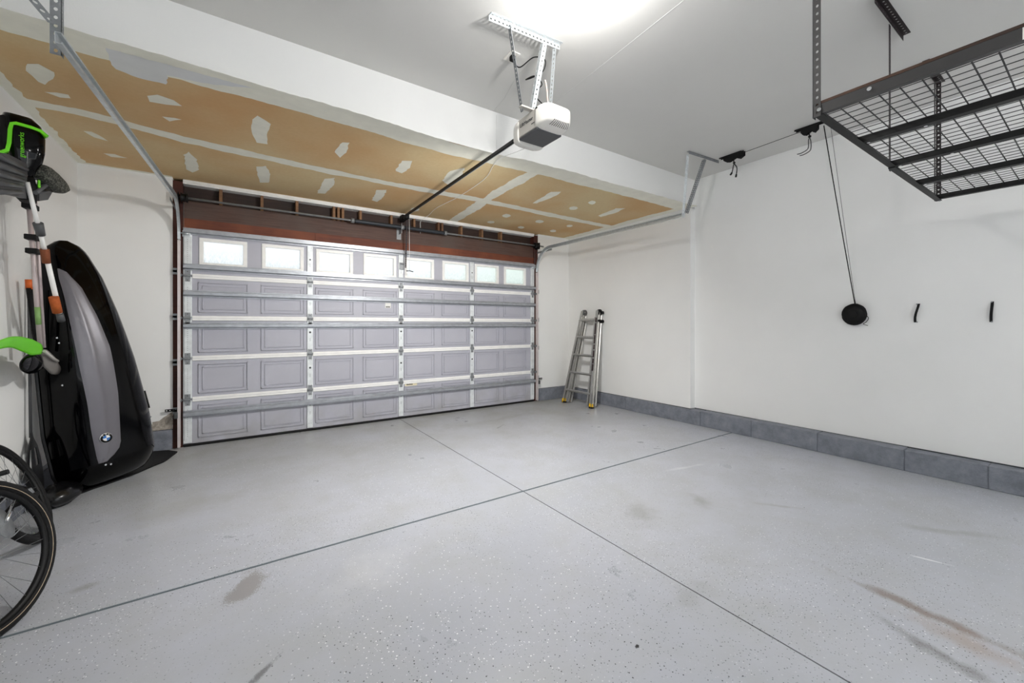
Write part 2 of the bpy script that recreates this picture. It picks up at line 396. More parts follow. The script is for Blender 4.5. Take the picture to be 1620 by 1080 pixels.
PATCH =  [[(-1.11,3.81),(-1.08,3.77),(-1.03,3.73),(-0.98,3.8),(-1.01,3.9),(-1.08,4.03),(-1.1,4.0),(-1.12,3.88)],[(-1.11,4.16),(-1.05,4.12),(-0.99,4.12),(-0.99,4.17),(-1.06,4.2)],[(-0.53,3.82),(-0.47,3.77),(-0.38,3.79),(-0.35,3.86),(-0.44,3.9),(-0.53,3.91)],[(-0.49,4.14),(-0.42,4.11),(-0.37,4.12),(-0.46,4.21)],[(-1.08,4.82),(-1.02,4.8),(-0.96,4.9),(-0.95,4.97),(-1.03,4.93)],[(-1.06,5.34),(-0.98,5.3),(-0.9,5.36),(-1.02,5.42)],[(-0.43,4.96),(-0.38,4.85),(-0.34,5.03),(-0.34,5.34),(-0.4,5.49),(-0.45,5.42)],[(0.09,3.8),(0.13,3.71),(0.22,3.8),(0.2,3.98),(0.22,4.25),(0.13,4.27),(0.09,4.04)],[(0.16,4.91),(0.24,4.84),(0.28,5.08),(0.29,5.4),(0.2,5.44),(0.17,5.15)],[(0.8,5.49),(0.8,4.91),(0.88,4.81),(0.92,5.06),(0.89,5.46)],[(0.75,4.09),(0.76,3.83),(0.82,3.81),(0.84,3.99),(0.82,4.2)],[(1.37,4.24),(1.34,3.94),(1.42,3.88),(1.47,4.07),(1.45,4.27)],[(1.44,5.4),(1.38,4.96),(1.48,4.89),(1.53,5.24),(1.51,5.44)],[(3.25,4.34),(3.16,3.84),(3.26,3.78),(3.31,3.92),(3.3,4.31)],[(4.43,4.3),(4.36,3.88),(4.46,3.81),(4.53,4.03),(4.52,4.33)],[(1.9,4.22),(1.85,3.92),(1.94,3.75),(2.02,4.02),(2.01,4.32)],[(3.36,5.03),(3.38,5.1),(3.36,5.15),(3.31,5.15),(3.25,5.1),(3.23,5.03),(3.25,4.98),(3.3,4.98)],[(3.35,5.48),(3.37,5.54),(3.34,5.58),(3.3,5.59),(3.25,5.55),(3.24,5.49),(3.26,5.45),(3.31,5.44)],[(3.98,5.01),(4.01,5.08),(3.98,5.13),(3.92,5.13),(3.86,5.09),(3.84,5.02),(3.86,4.97),(3.92,4.97)],[(3.95,5.51),(3.97,5.57),(3.96,5.61),(3.91,5.61),(3.86,5.57),(3.84,5.51),(3.85,5.47),(3.9,5.47)],[(4.56,5.4),(4.59,5.46),(4.57,5.51),(4.52,5.51),(4.46,5.46),(4.44,5.4),(4.45,5.36),(4.5,5.36)],[(4.55,4.97),(4.57,5.03),(4.56,5.07),(4.51,5.07),(4.46,5.03),(4.43,4.98),(4.45,4.94),(4.49,4.94)],[(3.93,3.85),(3.96,3.9),(3.95,3.94),(3.9,3.94),(3.85,3.91),(3.82,3.86),(3.83,3.82),(3.88,3.82)],[(3.91,4.18),(3.94,4.24),(3.93,4.28),(3.87,4.29),(3.81,4.25),(3.78,4.19),(3.8,4.15),(3.85,4.14)],[(2.11,5.47),(2.12,5.54),(2.09,5.6),(2.04,5.6),(2.0,5.54),(2.0,5.47),(2.02,5.42),(2.07,5.42)]]
for q in PATCH:
    m.poly([(x, y, ZS - .0024) for x, y in wob([tuple(p) for p in q], .008, .05)])
struct(m.build('ceiling', [M_wall, M_kraft, M_comp, M_compg]), 'lowered ceiling over the garage door with unpainted brown underside')
# faint tape seams and a hairline crack on the painted ceiling
m = MB(); m.tube([(2.004, YS, ZC), (1.97, 3.05, ZC), (1.883, 2.743, ZC), (1.85, 2.4, ZC)], .0016, 5)
m.tube([(2.04, YS, 3.36), (2.035, YS, 3.2), (2.04, YS, 3.03)], .0016, 5)
m.tube([(2.42, YS, ZC), (2.38, 2.7, ZC), (2.30, 1.5, ZC), (2.25, .5, ZC)], .002, 5)
struct(m.build('trim_1', mat('seam_grey', 'c9c9c6', .9)), 'hairline seams on the ceiling')

m = MB(); m.box((XL - .1, YB - .1, 0), (XL, YW + .2, ZC)); struct(m.build('wall_left', M_wall))
m = MB(); m.box((XR2, YB - .1, 0), (XR2 + .1, YW + .2, ZC)); m.box((XR, YS, .2), (XR2, YW + .2, ZS + .01)); struct(m.build('wall_right', M_wall))
WX0, WX1, WZ0, WZ1 = -1.0, 4.9, .8, 2.9      # window added unseen behind the camera to carry the fill light
m = MB(); m.box((XL - .1, YB - .1, 0), (WX0, YB, ZC)); m.box((WX1, YB - .1, 0), (XR2 + .1, YB, ZC)); m.box((WX0, YB - .1, 0), (WX1, YB, WZ0)); m.box((WX0, YB - .1, WZ1), (WX1, YB, ZC)); struct(m.build('wall_back', M_wall))
m = MB()
for x0, x1, z0_, z1_ in ((WX0, WX1, WZ0, WZ0 + .05), (WX0, WX1, WZ1 - .05, WZ1), (WX0, WX0 + .05, WZ0, WZ1), (WX1 - .05, WX1, WZ0, WZ1), (1.875, 1.925, WZ0, WZ1)): m.box((x0, YB - .09, z0_), (x1, YB - .03, z1_))
wf = struct(m.build('fill_window_1', M_rail), 'added window behind the camera for fill light')
al = bpy.data.lights.new('window_fill', 'AREA'); al.shape = 'RECTANGLE'; al.size = WX1 - WX0 - .1; al.size_y = WZ1 - WZ0 - .1; al.energy = WIN_FILL_W; al.color = (.985, .99, 1.0)  # area light added in that opening to fill the room from behind
ao = bpy.data.objects.new('window_fill', al); COL.objects.link(ao); ao.location = ((WX0 + WX1) / 2, YB - .02, (WZ0 + WZ1) / 2); ao.rotation_euler = (R(90), 0, R(180))
m = MB(); m.box((XL, YW, 0), (-.60, YW + .1, ZS)); m.box((4.462, YW, 0), (XR2, YW + .1, ZS))
m.mi = 1
random.seed(3)
m.poly([(x, YW - .0015, z) for x, z in wob([(-.86, .215), (-.604, .215), (-.604, .40), (-.68, .34), (-.76, .32), (-.80, .27)], .012, .03)])
struct(m.build('wall_front', [M_wall, M_dust]))
# low painted block curb
random.seed(11)
def curb(name, a, b, h, axis, joints, face):
    """blocks between joints; face=(fixed0, fixed1) range on the other axis"""
    m = MB(); js = [a] + [j for j in joints if a < j < b] + [b]
    for p, q in zip(js, js[1:]):
        dz = random.uniform(-.004, .004); df = random.uniform(-.003, .003)
        if axis == 'y': m.box((face[0] + df, p + .0025, 0), (face[1], q - .0025, h + dz), .006, 2)
        else: m.box((p + .0025, face[0] + df, 0), (q - .0025, face[1], h + dz), .006, 2)
    m.mi = 1
    if axis == 'y': m.box((face[0] + .008, a, 0), (face[1], b, h - .01))
    else: m.box((a, face[0] + .008, 0), (b, face[1], h - .01))
    return struct(m.build(name, [M_curb, mat('mortar_grey', '6c7078', .8)]))
curb('baseboard_right', YB, YW, .197, 'y', [-1.9, -1.4, -.95, -.45, .1, .595, 1.108, 1.793, 2.474, 3.125, 3.9, 4.4, 4.9, 5.4], (5.155, XR2))
curb('baseboard_front', XL, -.60, .213, 'x', [-.95], (5.762, YW))
curb('baseboard_front', 4.462, 5.155, .213, 'x', [4.9], (5.762, YW))
curb('baseboard_left', YB, 5.76, .2, 'y', [x * .42 - 2 for x in range(20)], (XL + .035, XL))

m = MB(); m.box((XR2 - .004, YB, .19), (XR2 + .01, YS, .2035)); m.box((XR - .003, YS, .19), (XR + .02, YW, .2035)); m.box((4.462, YW - .003, .205), (XR, YW + .01, .218)); m.box((XL, YW - .003, .205), (-.60, YW + .01, .218))
struct(m.build('trim_10', mat('dark_gap', '3c3e42', .9)), 'dark gap line between wall and curb')
# wood around the door
m = MB(); m.box((-.600, YW + .004, 0), (-.514, YW + .12, 2.955)); struct(m.build('trim_2', M_jamb), 'dark red wooden door jamb on the left')
m = MB(); m.box((4.376, YW + .004, 0), (4.462, YW + .12, 2.955)); struct(m.build('trim_3', M_jamb), 'dark red wooden door jamb on the right')
m = MB(); m.box((-.512, YW + .02, 2.555), (4.374, YW + .12, 2.752)); struct(m.build('trim_4', M_beam), 'weathered header beam over the garage door')
m = MB()
for x0, x1 in ((-.512, .83), (.832, 2.9), (2.902, 4.374)): m.box((x0, YW + .012, 2.435), (x1, YW + .10, 2.5545))
struct(m.build('trim_5', M_red), 'reddish fir board under the header beam')
m = MB(); m.box((-.512, YW + .115, 2.74), (4.374, YW + .14, 2.96)); struct(m.build('trim_6', M_sheath), 'dark wood sheathing above the header beam')
m = MB()
for x in (-.17, .24, .62, 1.06, 1.115, 1.17, 1.40, 1.83, 2.17, 2.56, 2.62, 2.95, 3.33, 3.70):
    m.box((x - .015, YW + .022, 2.752), (x + .015, YW + .114, 2.94))
struct(m.build('trim_7', M_stud), 'short pale studs above the header beam')
m = MB(); m.box((-.512, YW + .0, 2.935), (4.374, YW + .13, 2.955)); m.box((-.512, YW - .012, 2.945), (4.374, YW + .01, ZS - .003), .004)
struct(m.build('trim_8', M_rail), 'thin white strip where the framing meets the ceiling')
m = MB(); m.box((-.6, YW + .12, 2.40), (4.462, YW + .2, ZS)); m.box((-.7, YW + .1, 0), (-.6, YW + .2, ZS)); m.box((4.462, YW + .1, 0), (4.56, YW + .2, ZS)); struct(m.build('trim_9', M_sheath), 'outer framing of the opening')

# ================================================================ GARAGE DOOR
door = bpy.data.objects.new('door_1', None); COL.objects.link(door); door.location = (1.93, YW, 0); door['_o'] = (1.93, YW, 0)
struct(door, 'grey sectional garage door with eight obscured windows')
DX0, DX1 = -.51, 4.37
CX = [-.14, .465, 1.065, 1.66, 2.24, 2.833, 3.40, 3.962]
ZJ = [.028, .525, .985, 1.437, 1.91, 2.432]
for k in range(4):
    z0, z1 = ZJ[k] + (.0 if k == 0 else .002), ZJ[k + 1] - .002
    m = MB(); m.box((DX0, YW, z0), (DX1, YW + .045, z1))
    for cx in CX:
        a, b, c, d = cx - .235, cx + .235, z0 + .062, z1 - .064
        for q, hgt, wd in ((0, .013, .008), (.036, .009, .007)):
            for x0, x1, y0, y1 in ((a + q, b - q, c + q, c + q + wd), (a + q, b - q, d - q - wd, d - q), (a + q, a + q + wd, c + q, d - q), (b - q - wd, b - q, c + q, d - q)):
                m.box((x0, YW - hgt, y0), (x1, YW + .001, y1))
    m.build('door_section', M_door, door)
m = MB(); z0, z1 = ZJ[4] + .002, ZJ[5]; wz0, wz1 = 2.067, 2.313; hw = .19
m.box((DX0, YW, z0), (DX1, YW + .045, wz0)); m.box((DX0, YW, wz1), (DX1, YW + .045, z1))
xs = [DX0] + [v for c in CX for v in (c - hw, c + hw)] + [DX1]
for a, b in zip(xs[::2], xs[1::2]): m.box((a, YW, wz0), (b, YW + .045, wz1))
m.build('door_section', M_door, door)
for cx in CX:
    m = MB()
    for x0, x1, y0, y1 in ((cx - .228, cx + .228, 2.032, 2.069), (cx - .228, cx + .228, 2.311, 2.348), (cx - .228, cx - .188, 2.069, 2.311), (cx + .188, cx + .228, 2.069, 2.311)):
        m.box((x0, YW - .012, y0), (x1, YW + .052, y1), .003)
    f = m.build('window_frame', M_rail, door)
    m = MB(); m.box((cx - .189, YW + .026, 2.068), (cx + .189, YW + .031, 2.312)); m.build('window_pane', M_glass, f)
# stiles with punched marks
SX = [(-.508, -.432), (.732, .798), (1.920, 1.990), (3.085, 3.152), (4.293, 4.368)]
for si, (a, b) in enumerate(SX):
    for k in range(5):
        m = MB(); m.box((a, YW - .016, ZJ[k] + .012), (b, YW - .0003, ZJ[k + 1] - .012), .003)
        m.mi = 1; c = (a + b) / 2; H = ZJ[k + 1] - ZJ[k]
        dots = [(c, ZJ[k] + H * .62, .013)] if 0 < si < 4 and k < 4 else ([(c, ZJ[k] + H * .55, .010)] if 0 < si < 4 else [])
        if 0 < si < 4: dots += [(c, ZJ[k] + H * (.38 + .03 * j), .0035) for j in range(3)] + [(c + s_ * .012, ZJ[k] + H * f_, .003) for s_ in (-1, 1) for f_ in (.14, .84)]
        else: dots += [(c + s_ * .006, ZJ[k] + .09 + .021 * j, .0032) for s_ in (0,) for j in range(int((H - .18) / .021))]
        for x, z, r in dots: m.cyl((x, YW - .0170, z), (x, YW - .015, z), r, n=8, smooth=False)
        m.build('stile', [M_stile, M_ink], door)
# white section edges between stiles
for k in range(1, 5):
    for (a0, a), (b, b1) in zip(SX, SX[1:]):
        m = MB(); m.box((a + .001, YW - .013, ZJ[k] - .028), (b - .001, YW - .0003, ZJ[k] + .026), .006)
        m.mi = 1; m.box((a + .001, YW - .0136, ZJ[k] - .0015), (b - .001, YW - .0125, ZJ[k] + .0005))
        m.build('section_edge', [M_rail, M_galvd], door)
# hinges
for k in range(1, 5):
    for si, (a, b) in enumerate(SX):
        c = (a + b) / 2; z = ZJ[k]; m = MB()
        m.box((c - .026, YW - .0185, z + .006), (c + .026, YW - .016, z + .062), .002); m.box((c - .022, YW - .0185, z - .066), (c + .022, YW - .016, z - .006), .002)
        for s_ in (-1, 1): m.prism([(c + s_ * .024, YW - .017, z - .03), (c + s_ * .024, YW - .034, z), (c + s_ * .024, YW - .017, z + .03)], (s_ * .002, 0, 0))
        m.cyl((c - .03, YW - .028, z), (c + .03, YW - .028, z), .0065)
        m.mi = 1
        for zz in (z + .045, z - .05): m.cyl((c, YW - .021, zz), (c, YW - .018, zz), .006, n=6, smooth=False)
        m.build('hinge', [M_galvd, M_grey], door)
        if si in (0, 4):
            s_ = -1 if si == 0 else 1; m = MB()
            m.cyl((c, YW - .030, z + .001), (c + s_ * .065, YW - .032, z + .001), .0045); m.cyl((c + s_ * .052, YW - .032, z + .001), (c + s_ * .070, YW - .032, z + .001), .019, n=16)
            m.build('roller', M_galvd, door)
# horizontal struts (hat section)
for z, dp in ((.368, .050), (1.352, .040), (1.712, .048), (2.008, .050), (2.405, .045)):
    m = MB(); y0 = YW - .0165
    prof = [(0, -.038), (-.002, -.038), (-.002, -.022), (-dp, -.016), (-dp, .016), (-.002, .022), (-.002, .038), (0, .038), (0, .024), (-dp + .002, .014), (-dp + .002, -.014), (0, -.024)]
    m.loft([[(x, y0 + a, z + b) for a, b in prof] for x in (DX0 + .005, DX1 - .005)], True, False)
    m.build('strut', M_strut, door)
m = MB(); m.box((DX0, YW - .004, ZJ[5]), (DX1, YW + .045, ZJ[5] + .014)); m.build('top_seal', M_rail, door)
m = MB(); m.box((DX0, YW - .016, .0005), (DX1, YW + .05, .030), .008); m.build('bottom_seal', M_rub, door)
for s_, a in ((-1, -.48), (1, 4.34)):
    m = MB(); m.box((a - .035, YW - .022, 2.34), (a + .035, YW - .017, 2.41), .002); m.cyl((a, YW - .04, 2.375), (a + s_ * .06, YW - .04, 2.375), .006); m.cyl((a - .03, YW - .036, 2.375), (a + .03, YW - .036, 2.375), .014, n=8)
    m.build('top_bracket', M_galv, door)
# labels on the door
lb = MB(); lb.box((1.73, YW - .0035, 1.60), (1.81, YW - .0005, 1.675)); st_ = lb.build('sticker', M_paper, door, 'small white sticker')
lb = MB()
for k in range(4): lb.box((1.741 + k * .015, YW - .0042, 1.606), (1.752 + k * .015, YW - .0034, 1.625))
lb.build('sticker_print', M_ink, st_)
lb = MB(); lb.box((2.015, YW - .0065, .465), (2.20, YW - .0045, .512), .001); st_ = lb.build('sticker', M_cream, door, 'cream maker label')
lb = MB()
for x0, x1, q in ((2.04, 2.052, .499), (2.054, 2.066, .493), (2.068, 2.079, .493), (2.081, 2.093, .496), (2.096, 2.108, .493), (2.110, 2.120, .493), (2.122, 2.132, .493)): lb.box((x0, YW - .0072, .479), (x1, YW - .0064, q))
lb.build('sticker_print', M_ink, st_)

# ================================================================ TRACKS
def cprof(side):
    """closed outline of the C track: a = sideways (towards the door centre is -side), b = depth"""
    w, d, t, lip = .052, .024, .0022, .010
    p = [(0, -w / 2), (d, -w / 2), (d, -w / 2 + lip), (d - t, -w / 2 + lip), (d - t, -w / 2 + t), (t, -w / 2 + t), (t, w / 2 - t), (d - t, w / 2 - t), (d - t, w / 2 - lip), (d, w / 2 - lip), (d, w / 2), (0, w / 2)]
    return [(-side * a, b) for a, b in p]
def track(side, x, xe, yend, label):
    t = thing('door_track', label, 'door track', (x, 5.72, 0)); yv = 5.745; r = .36; zt = 2.685
    m = MB(); m.loft([[(x + a, yv + b, z) for a, b in cprof(side)] for z in (.02, 2.29)], True, False)
    m.build('vertical_track', mat('pale_painted_track', 'd8cfce', .4, .3, var=.08, vscale=12), t, 'pale upright track')
    m = MB(); path = []; n = 14
    for k in range(n + 1):
        th_ = k / n * math.pi / 2; path.append((yv - r + r * math.cos(th_), 2.30 + (zt - 2.30) * math.sin(th_), math.cos(th_), math.sin(th_), 0))
    for k in range(1, 9):
        f = k / 8; path.append((yv - r + (yend - yv + r) * f, zt + .0 * f, 0, 1, f))
    m.loft([[(x + (xe - x) * f + a, y + cy * b, z + cz * b) for a, b in cprof(side)] for y, z, cy, cz, f in path], True, False)
    m.build('horizontal_track', M_galv, t, 'shiny horizontal track with curved end')
    for z in (.42, .95, 1.45, 1.95):
        m = MB(); m.box((min(x, x + side * .045), 5.762, z - .035), (max(x, x + side * .045), 5.766, z + .035)); m.box((min(x, x + side * .003), 5.745, z - .02), (max(x, x + side * .003), YW + .003, z + .02))
        m.box((min(x, x + side * .045), 5.762, z - .012), (max(x, x + side * .045), YW + .003, z + .012))
        m.cyl((x + side * .02, 5.761, z + .02), (x + side * .02, 5.756, z + .02), .008, n=6, smooth=False); m.build('track_bracket', M_galvd, t)
    # horizontal angle tying the curve to the jamb
    m = MB(); xx = x + side * .028
    m.perf((xx, 5.80, 2.635), (0, -1, 0), (0, 0, 1), (1, 0, 0), .42, .03, t=.002); m.build('flag_bracket', M_galvd, t)
    return t
tl = track(-1, -.552, -.70, 2.72, 'left garage door track, shiny steel rail bending up under the brown ceiling')
tr = track(1, 4.412, 4.46, 2.90, 'right garage door track, steel rail running along the white wall')
# hangers
HB1 = Vector((-.42, 0, .55)); HBL = .66
m = MB(); m.angle((-.712, 2.86, 2.668), (-.712, 2.86, ZC - .034), (-1, 0, 0), (0, 1, 0), .040, .030, pitch=.038, r=.0075); m.build('hanger_strut', M_galvd, tl)
m = MB(); m.perf((-.752, 2.835, 2.80), HB1, Vector((1, 0, 0)), (0, -1, 0), HBL, .038, pitch=.038, r=.0075); m.build('hanger_brace', M_galvd, tl)
m = MB(); m.angle((-1.31, 2.82, ZC - .001), (-.64, 2.82, ZC - .001), (0, 1, 0), (0, 0, -1), .034, .034, pitch=.038, r=.0075); m.build('ceiling_angle', M_galvd, tl)
m = MB(); m.angle((4.462, 2.91, 2.655), (4.372, 2.79, ZC - .034), (-1, .4, 0), (0, 1, .1), .032, .032, pitch=.026); m.build('hanger_strut', M_galv, tr)
m = MB(); m.angle((4.475, 2.89, 2.705), (4.64, 2.76, ZC - .034), (1, 0, 0), (0, 1, .1), .040, .030, pitch=.026); m.build('hanger_brace', M_galvd, tr)
m = MB(); m.angle((4.34, 2.77, ZC - .001), (4.90, 2.73, ZC - .001), (0, 1, 0), (0, 0, -1), .034, .034, pitch=.026); m.build('ceiling_angle', M_galvd, tr)

# photo-eye brackets
def sensor(x, side, z, label):
    t = thing('safety_sensor', label, 'sensor', (x, 5.72, z), 'door safety sensors')
    m = MB(); a, b = sorted((x, x + side * .085))
    m.perf((a, 5.752, z - .014), (1, 0, 0), (0, 0, 1), (0, -1, 0), .085, .028, t=.003, pitch=.028, r=.006); m.build('mounting_arm', M_blackm, t)
    m = MB(); c = x - side * .01; m.box((c - .017, 5.70, z - .09), (c + .017, 5.742, z - .02), .006); m.cyl((c, 5.70, z - .05), (c, 5.694, z - .05), .011); m.build('sensor_body', M_grey, t)
    return t
sensor(-.575, -1, .43, 'black door safety sensor bracket at the foot of the left jamb')
sensor(4.435, 1, .40, 'black door safety sensor bracket at the foot of the right jamb')

# ================================================================ TORSION SPRING
t = thing('torsion_spring', 'dark torsion spring and shaft across the wooden header above the door', 'spring', (1.93, 5.72, 2.755))
ys = 5.715; zs = 2.757
m = MB(); m.cyl((-.56, ys, zs), (4.52, ys, zs), .0125, n=12); m.build('shaft', M_galvd, t)
m = MB()
prof = []; n = 86; L0, L1 = 1.30, 2.60
for k in range(n + 1):
    x = (L1 - L0) * k / n
    if k: prof.append((.0245, x - (L1 - L0) / n * .5))
    prof.append((.0295, x))
m.lathe(prof, (L0, ys, zs), X3, 14); m.build('spring_coil', mat('dark_spring_steel', '33373d', .5, .4), t)
for x in (1.27, 1.95, 2.62):
    m = MB(); m.cyl((x - .02, ys, zs), (x + .02, ys, zs), .032, n=16); m.build('winding_cone', M_galvd, t)
m = MB(); m.box((1.93, ys - .03, zs - .09), (1.935, YW + .02, zs + .05)); m.box((1.90, YW + .012, zs - .16), (1.965, YW + .018, zs + .05)); m.cyl((1.925, ys, zs), (1.94, ys, zs), .03, n=16); m.build('centre_bearing', M_galvd, t)
for x, s_ in ((-.49, -1), (4.35, 1)):
    m = MB(); m.lathe([(.02, -.03), (.052, -.028), (.052, -.018), (.044, -.014), (.044, .02), (.055, .026), (.055, .032), (.018, .034)], (x, ys, zs), X3 * s_, 20)
    m.build('cable_drum', M_black, t)
    m = MB(); xb = x + s_ * .055; m.box((xb - .002, ys - .045, zs - .06), (xb + .002, YW + .005, zs + .05)); m.cyl((xb - .01, ys, zs), (xb + .01, ys, zs), .028, n=14); m.build('end_bearing', M_black, t)
    m = MB(); m.tube([(x + s_ * .012, ys + .044, zs), (x + s_ * .008, ys + .055, 1.6), (x + s_ * .006, YW - .04, .08)], .0018, 5); m.build('lift_cable', M_galvd, t)

# ================================================================ DOOR OPENER
op = thing('garage_door_opener', 'white and grey garage door opener hanging from perforated steel under the ceiling light', 'garage door opener', (1.92, 2.45, 2.80))
X0, X1, Y0, Y1, Z0, Z1 = 1.80, 2.045, 2.36, 2.595, 2.80, 2.945
m = MB(); m.box((X0, Y0, Z0 + .005), (X1, Y1, Z1), .006); m.build('housing', M_lgrey, op)
m = MB(); m.box((X0 + .004, Y0 - .004, Z0 - .010), (X1 - .004, Y1 + .004, Z0 + .010), .008); m.build('bottom_cover', M_grey, op, 'dark grey underside cover')
def cap(y, s_, zlo, ztop, dep, name, lab):
    m = MB(); rings = []
    for k in range(9):
        f = k / 8; g = math.sqrt(max(0, 1 - f ** 2.6)); yy = y + s_ * dep * f
        hx = (X1 - X0) / 2 * (.55 + .45 * g) + .006; cz = (zlo + ztop) / 2; hz = (ztop - zlo) / 2 * (.35 + .65 * g)
        rings.append([((X0 + X1) / 2 + hx * (abs(math.cos(a)) ** .36) * (1 if math.cos(a) > 0 else -1), yy, cz + hz * (abs(math.sin(a)) ** .36) * (1 if math.sin(a) > 0 else -1)) for a in [2 * math.pi * q / 28 for q in range(28)]])
    m.loft(rings, True, True); return m.build(name, M_white, op, lab)
c1 = cap(Y0 + .012, -1, Z0 - .004, Z1 + .020, .150, 'light_cover', 'rounded white cover, nearer end')
c2 = cap(Y1 - .012, 1, Z0 - .030, Z1 + .010, .115, 'light_cover', 'rounded white cover, door end')
def capp(y, s_, zlo, ztop, dep, xf, f, e=.0012):
    g = math.sqrt(max(0, 1 - f ** 2.6)); hx = (X1 - X0) / 2 * (.55 + .45 * g) + .006; cz = (zlo + ztop) / 2; hz = (ztop - zlo) / 2 * (.35 + .65 * g)
    return Vector(((X0 + X1) / 2 + hx * xf, y + s_ * (dep * f + e), cz - hz * (1 - abs(xf) ** 5.5) ** .18 - e))
for (cc, y_, s_, zl, zt_, dp_, xs_) in ((c1, Y0 + .012, -1, Z0 - .004, Z1 + .020, .150, [-.55 + .15 * k for k in range(10)]), (c2, Y1 - .012, 1, Z0 - .030, Z1 + .010, .115, [-.6 + .15 * k for k in range(9)])):
    for xf in xs_:
        m = MB(); fs_ = [.62, .70, .78, .86, .93]
        m.loft([[capp(y_, s_, zl, zt_, dp_, xf + .0, f), capp(y_, s_, zl, zt_, dp_, xf + .032, f), capp(y_, s_, zl, zt_, dp_, xf + .032, f, -.004), capp(y_, s_, zl, zt_, dp_, xf, f, -.004)] for f in fs_], True, False); m.build('vent_slot', M_ink if cc is c1 else M_lgrey, cc)
m = MB(); m.cyl((X0 - .004, Y0 - .005, Z1 - .012), (X0 + .01, Y0 - .005, Z1 - .012), .014, n=12); m.build('knob', M_blackm, op)
text('maker_name', 'LiftMaster', .040, basis((X0 - .0012, (Y0 + Y1) / 2 + .005, Z0 + .088), (0, -1, 0), (0, 0, 1)), M_ink, op)
m = MB(); m.box((X0 - .001, Y0 + .02, Z0 + .045), (X0, Y0 + .06, Z0 + .051)); m.build('small_print', M_ink, op)
# fill spot added below the opener to brighten the door end
ld = bpy.data.lights.new('opener_fill_light', 'SPOT'); ld.energy = OPENER_FILL_W; ld.shadow_soft_size = .07; ld.spot_size = R(175); ld.spot_blend = 1.0; ld.color = (1, .985, .96)
lo = bpy.data.objects.new('opener_fill_light', ld); COL.objects.link(lo); lo.parent = op; lo.location = (0, .34, -.13); lo.rotation_euler = (R(36), 0, 0)
# rail
rz = 2.895
m = MB(); P0 = Vector((1.905, 2.62, rz)); P1 = Vector((1.972, 5.74, rz + .015))
m.loft([[P + X3 * a + Z3 * b for a, b in ((-.012, -.013), (.012, -.013), (.012, .013), (-.012, .013))] for P in (P0, P1)], True, False)
m.build('rail', M_black, op, 'long black rail')
m = MB(); m.tube([P0 + Vector((.004, 0, -.016)), P1 + Vector((.004, 0, -.016))], .0035, 6); m.build('drive_chain', M_galvd, op)
m = MB(); m.box((1.945, 5.70, rz - .04), (1.999, YW + .015, rz + .045), .003); m.cyl((1.95, 5.72, rz), (1.995, 5.72, rz), .026, n=14); m.build('header_bracket', M_blackm, op)
m = MB(); m.box((1.945, 5.56, rz - .04), (2.0, 5.68, rz + .02), .006); m.build('trolley', M_blackm, op)
m = MB(); m.perf((1.985, 5.64, rz - .04), (0, .10, -1), (1, 0, 0), (0, 1, 0), .50, .020, t=.003, pitch=.03, r=.004); m.perf((1.987, 5.69, 2.42), (0, .08, -1), (1, 0, 0), (0, 1, 0), .24, .020, t=.003, pitch=.03, r=.004)
m.build('door_arm', M_maroon, op)
m = MB(); m.box((1.93, YW - .035, 2.16), (1.99, YW - .017, 2.26), .003); m.cyl((1.94, YW - .05, 2.24), (1.99, YW - .05, 2.24), .008); m.build('arm_bracket', M_galvd, op)
m = MB(); m.tube([(2.018, 5.62, rz - .03), (2.02, 5.62, 2.5), (2.022, 5.62, 2.13)], .0028, 6); m.build('release_cord', M_rail, op, 'thin white release cord')
m = MB(); m.tube([(1.975, 5.62, 2.125), (2.022, 5.62, 2.13), (2.075, 5.62, 2.12)], .006, 8); m.build('release_handle', M_maroon, op)
# hanger iron
m = MB(); m.angle((1.355, 2.285, ZC - .001), (1.925, 2.245, ZC - .001), (0, -1, 0), (0, 0, -1), .036, .036, pitch=.030, r=.0065); m.build('ceiling_angle', M_galv, op)
m = MB(); m.perf((1.50, 2.25, ZC - .02), Vector((1.72, 2.42, 2.955)) - Vector((1.50, 2.25, ZC - .02)), (0, 1, 0), (1, 0, 0), .522, .030, pitch=.026); m.build('hanger_strap', M_galvd, op)
m = MB(); d_ = Vector((1.80, 2.42, 2.955)) - Vector((1.775, 2.25, ZC - .04)); m.angle((1.775, 2.25, ZC - .04), (1.80, 2.42, 2.955), (1, -.15, 0), (0, 1, .3), .034, .030, pitch=.03); m.build('hanger_strap', M_galv, op)
m = MB(); m.perf((1.89, 2.245, ZC - .03), Vector((1.99, 2.42, 2.97)) - Vector((1.89, 2.245, ZC - .03)), (-.3, 1, 0), (1, 0, 0), .43, .028, pitch=.026); m.build('hanger_strap', M_galv, op)
m = MB(); m.box((X0 - .10, 2.40, Z1), (X1, 2.44, Z1 + .012), .002); m.box((X0 + .04, 2.56, Z1), (X0 + .14, 2.66, Z1 + .006)); m.build('mounting_plate', M_lgrey, op)

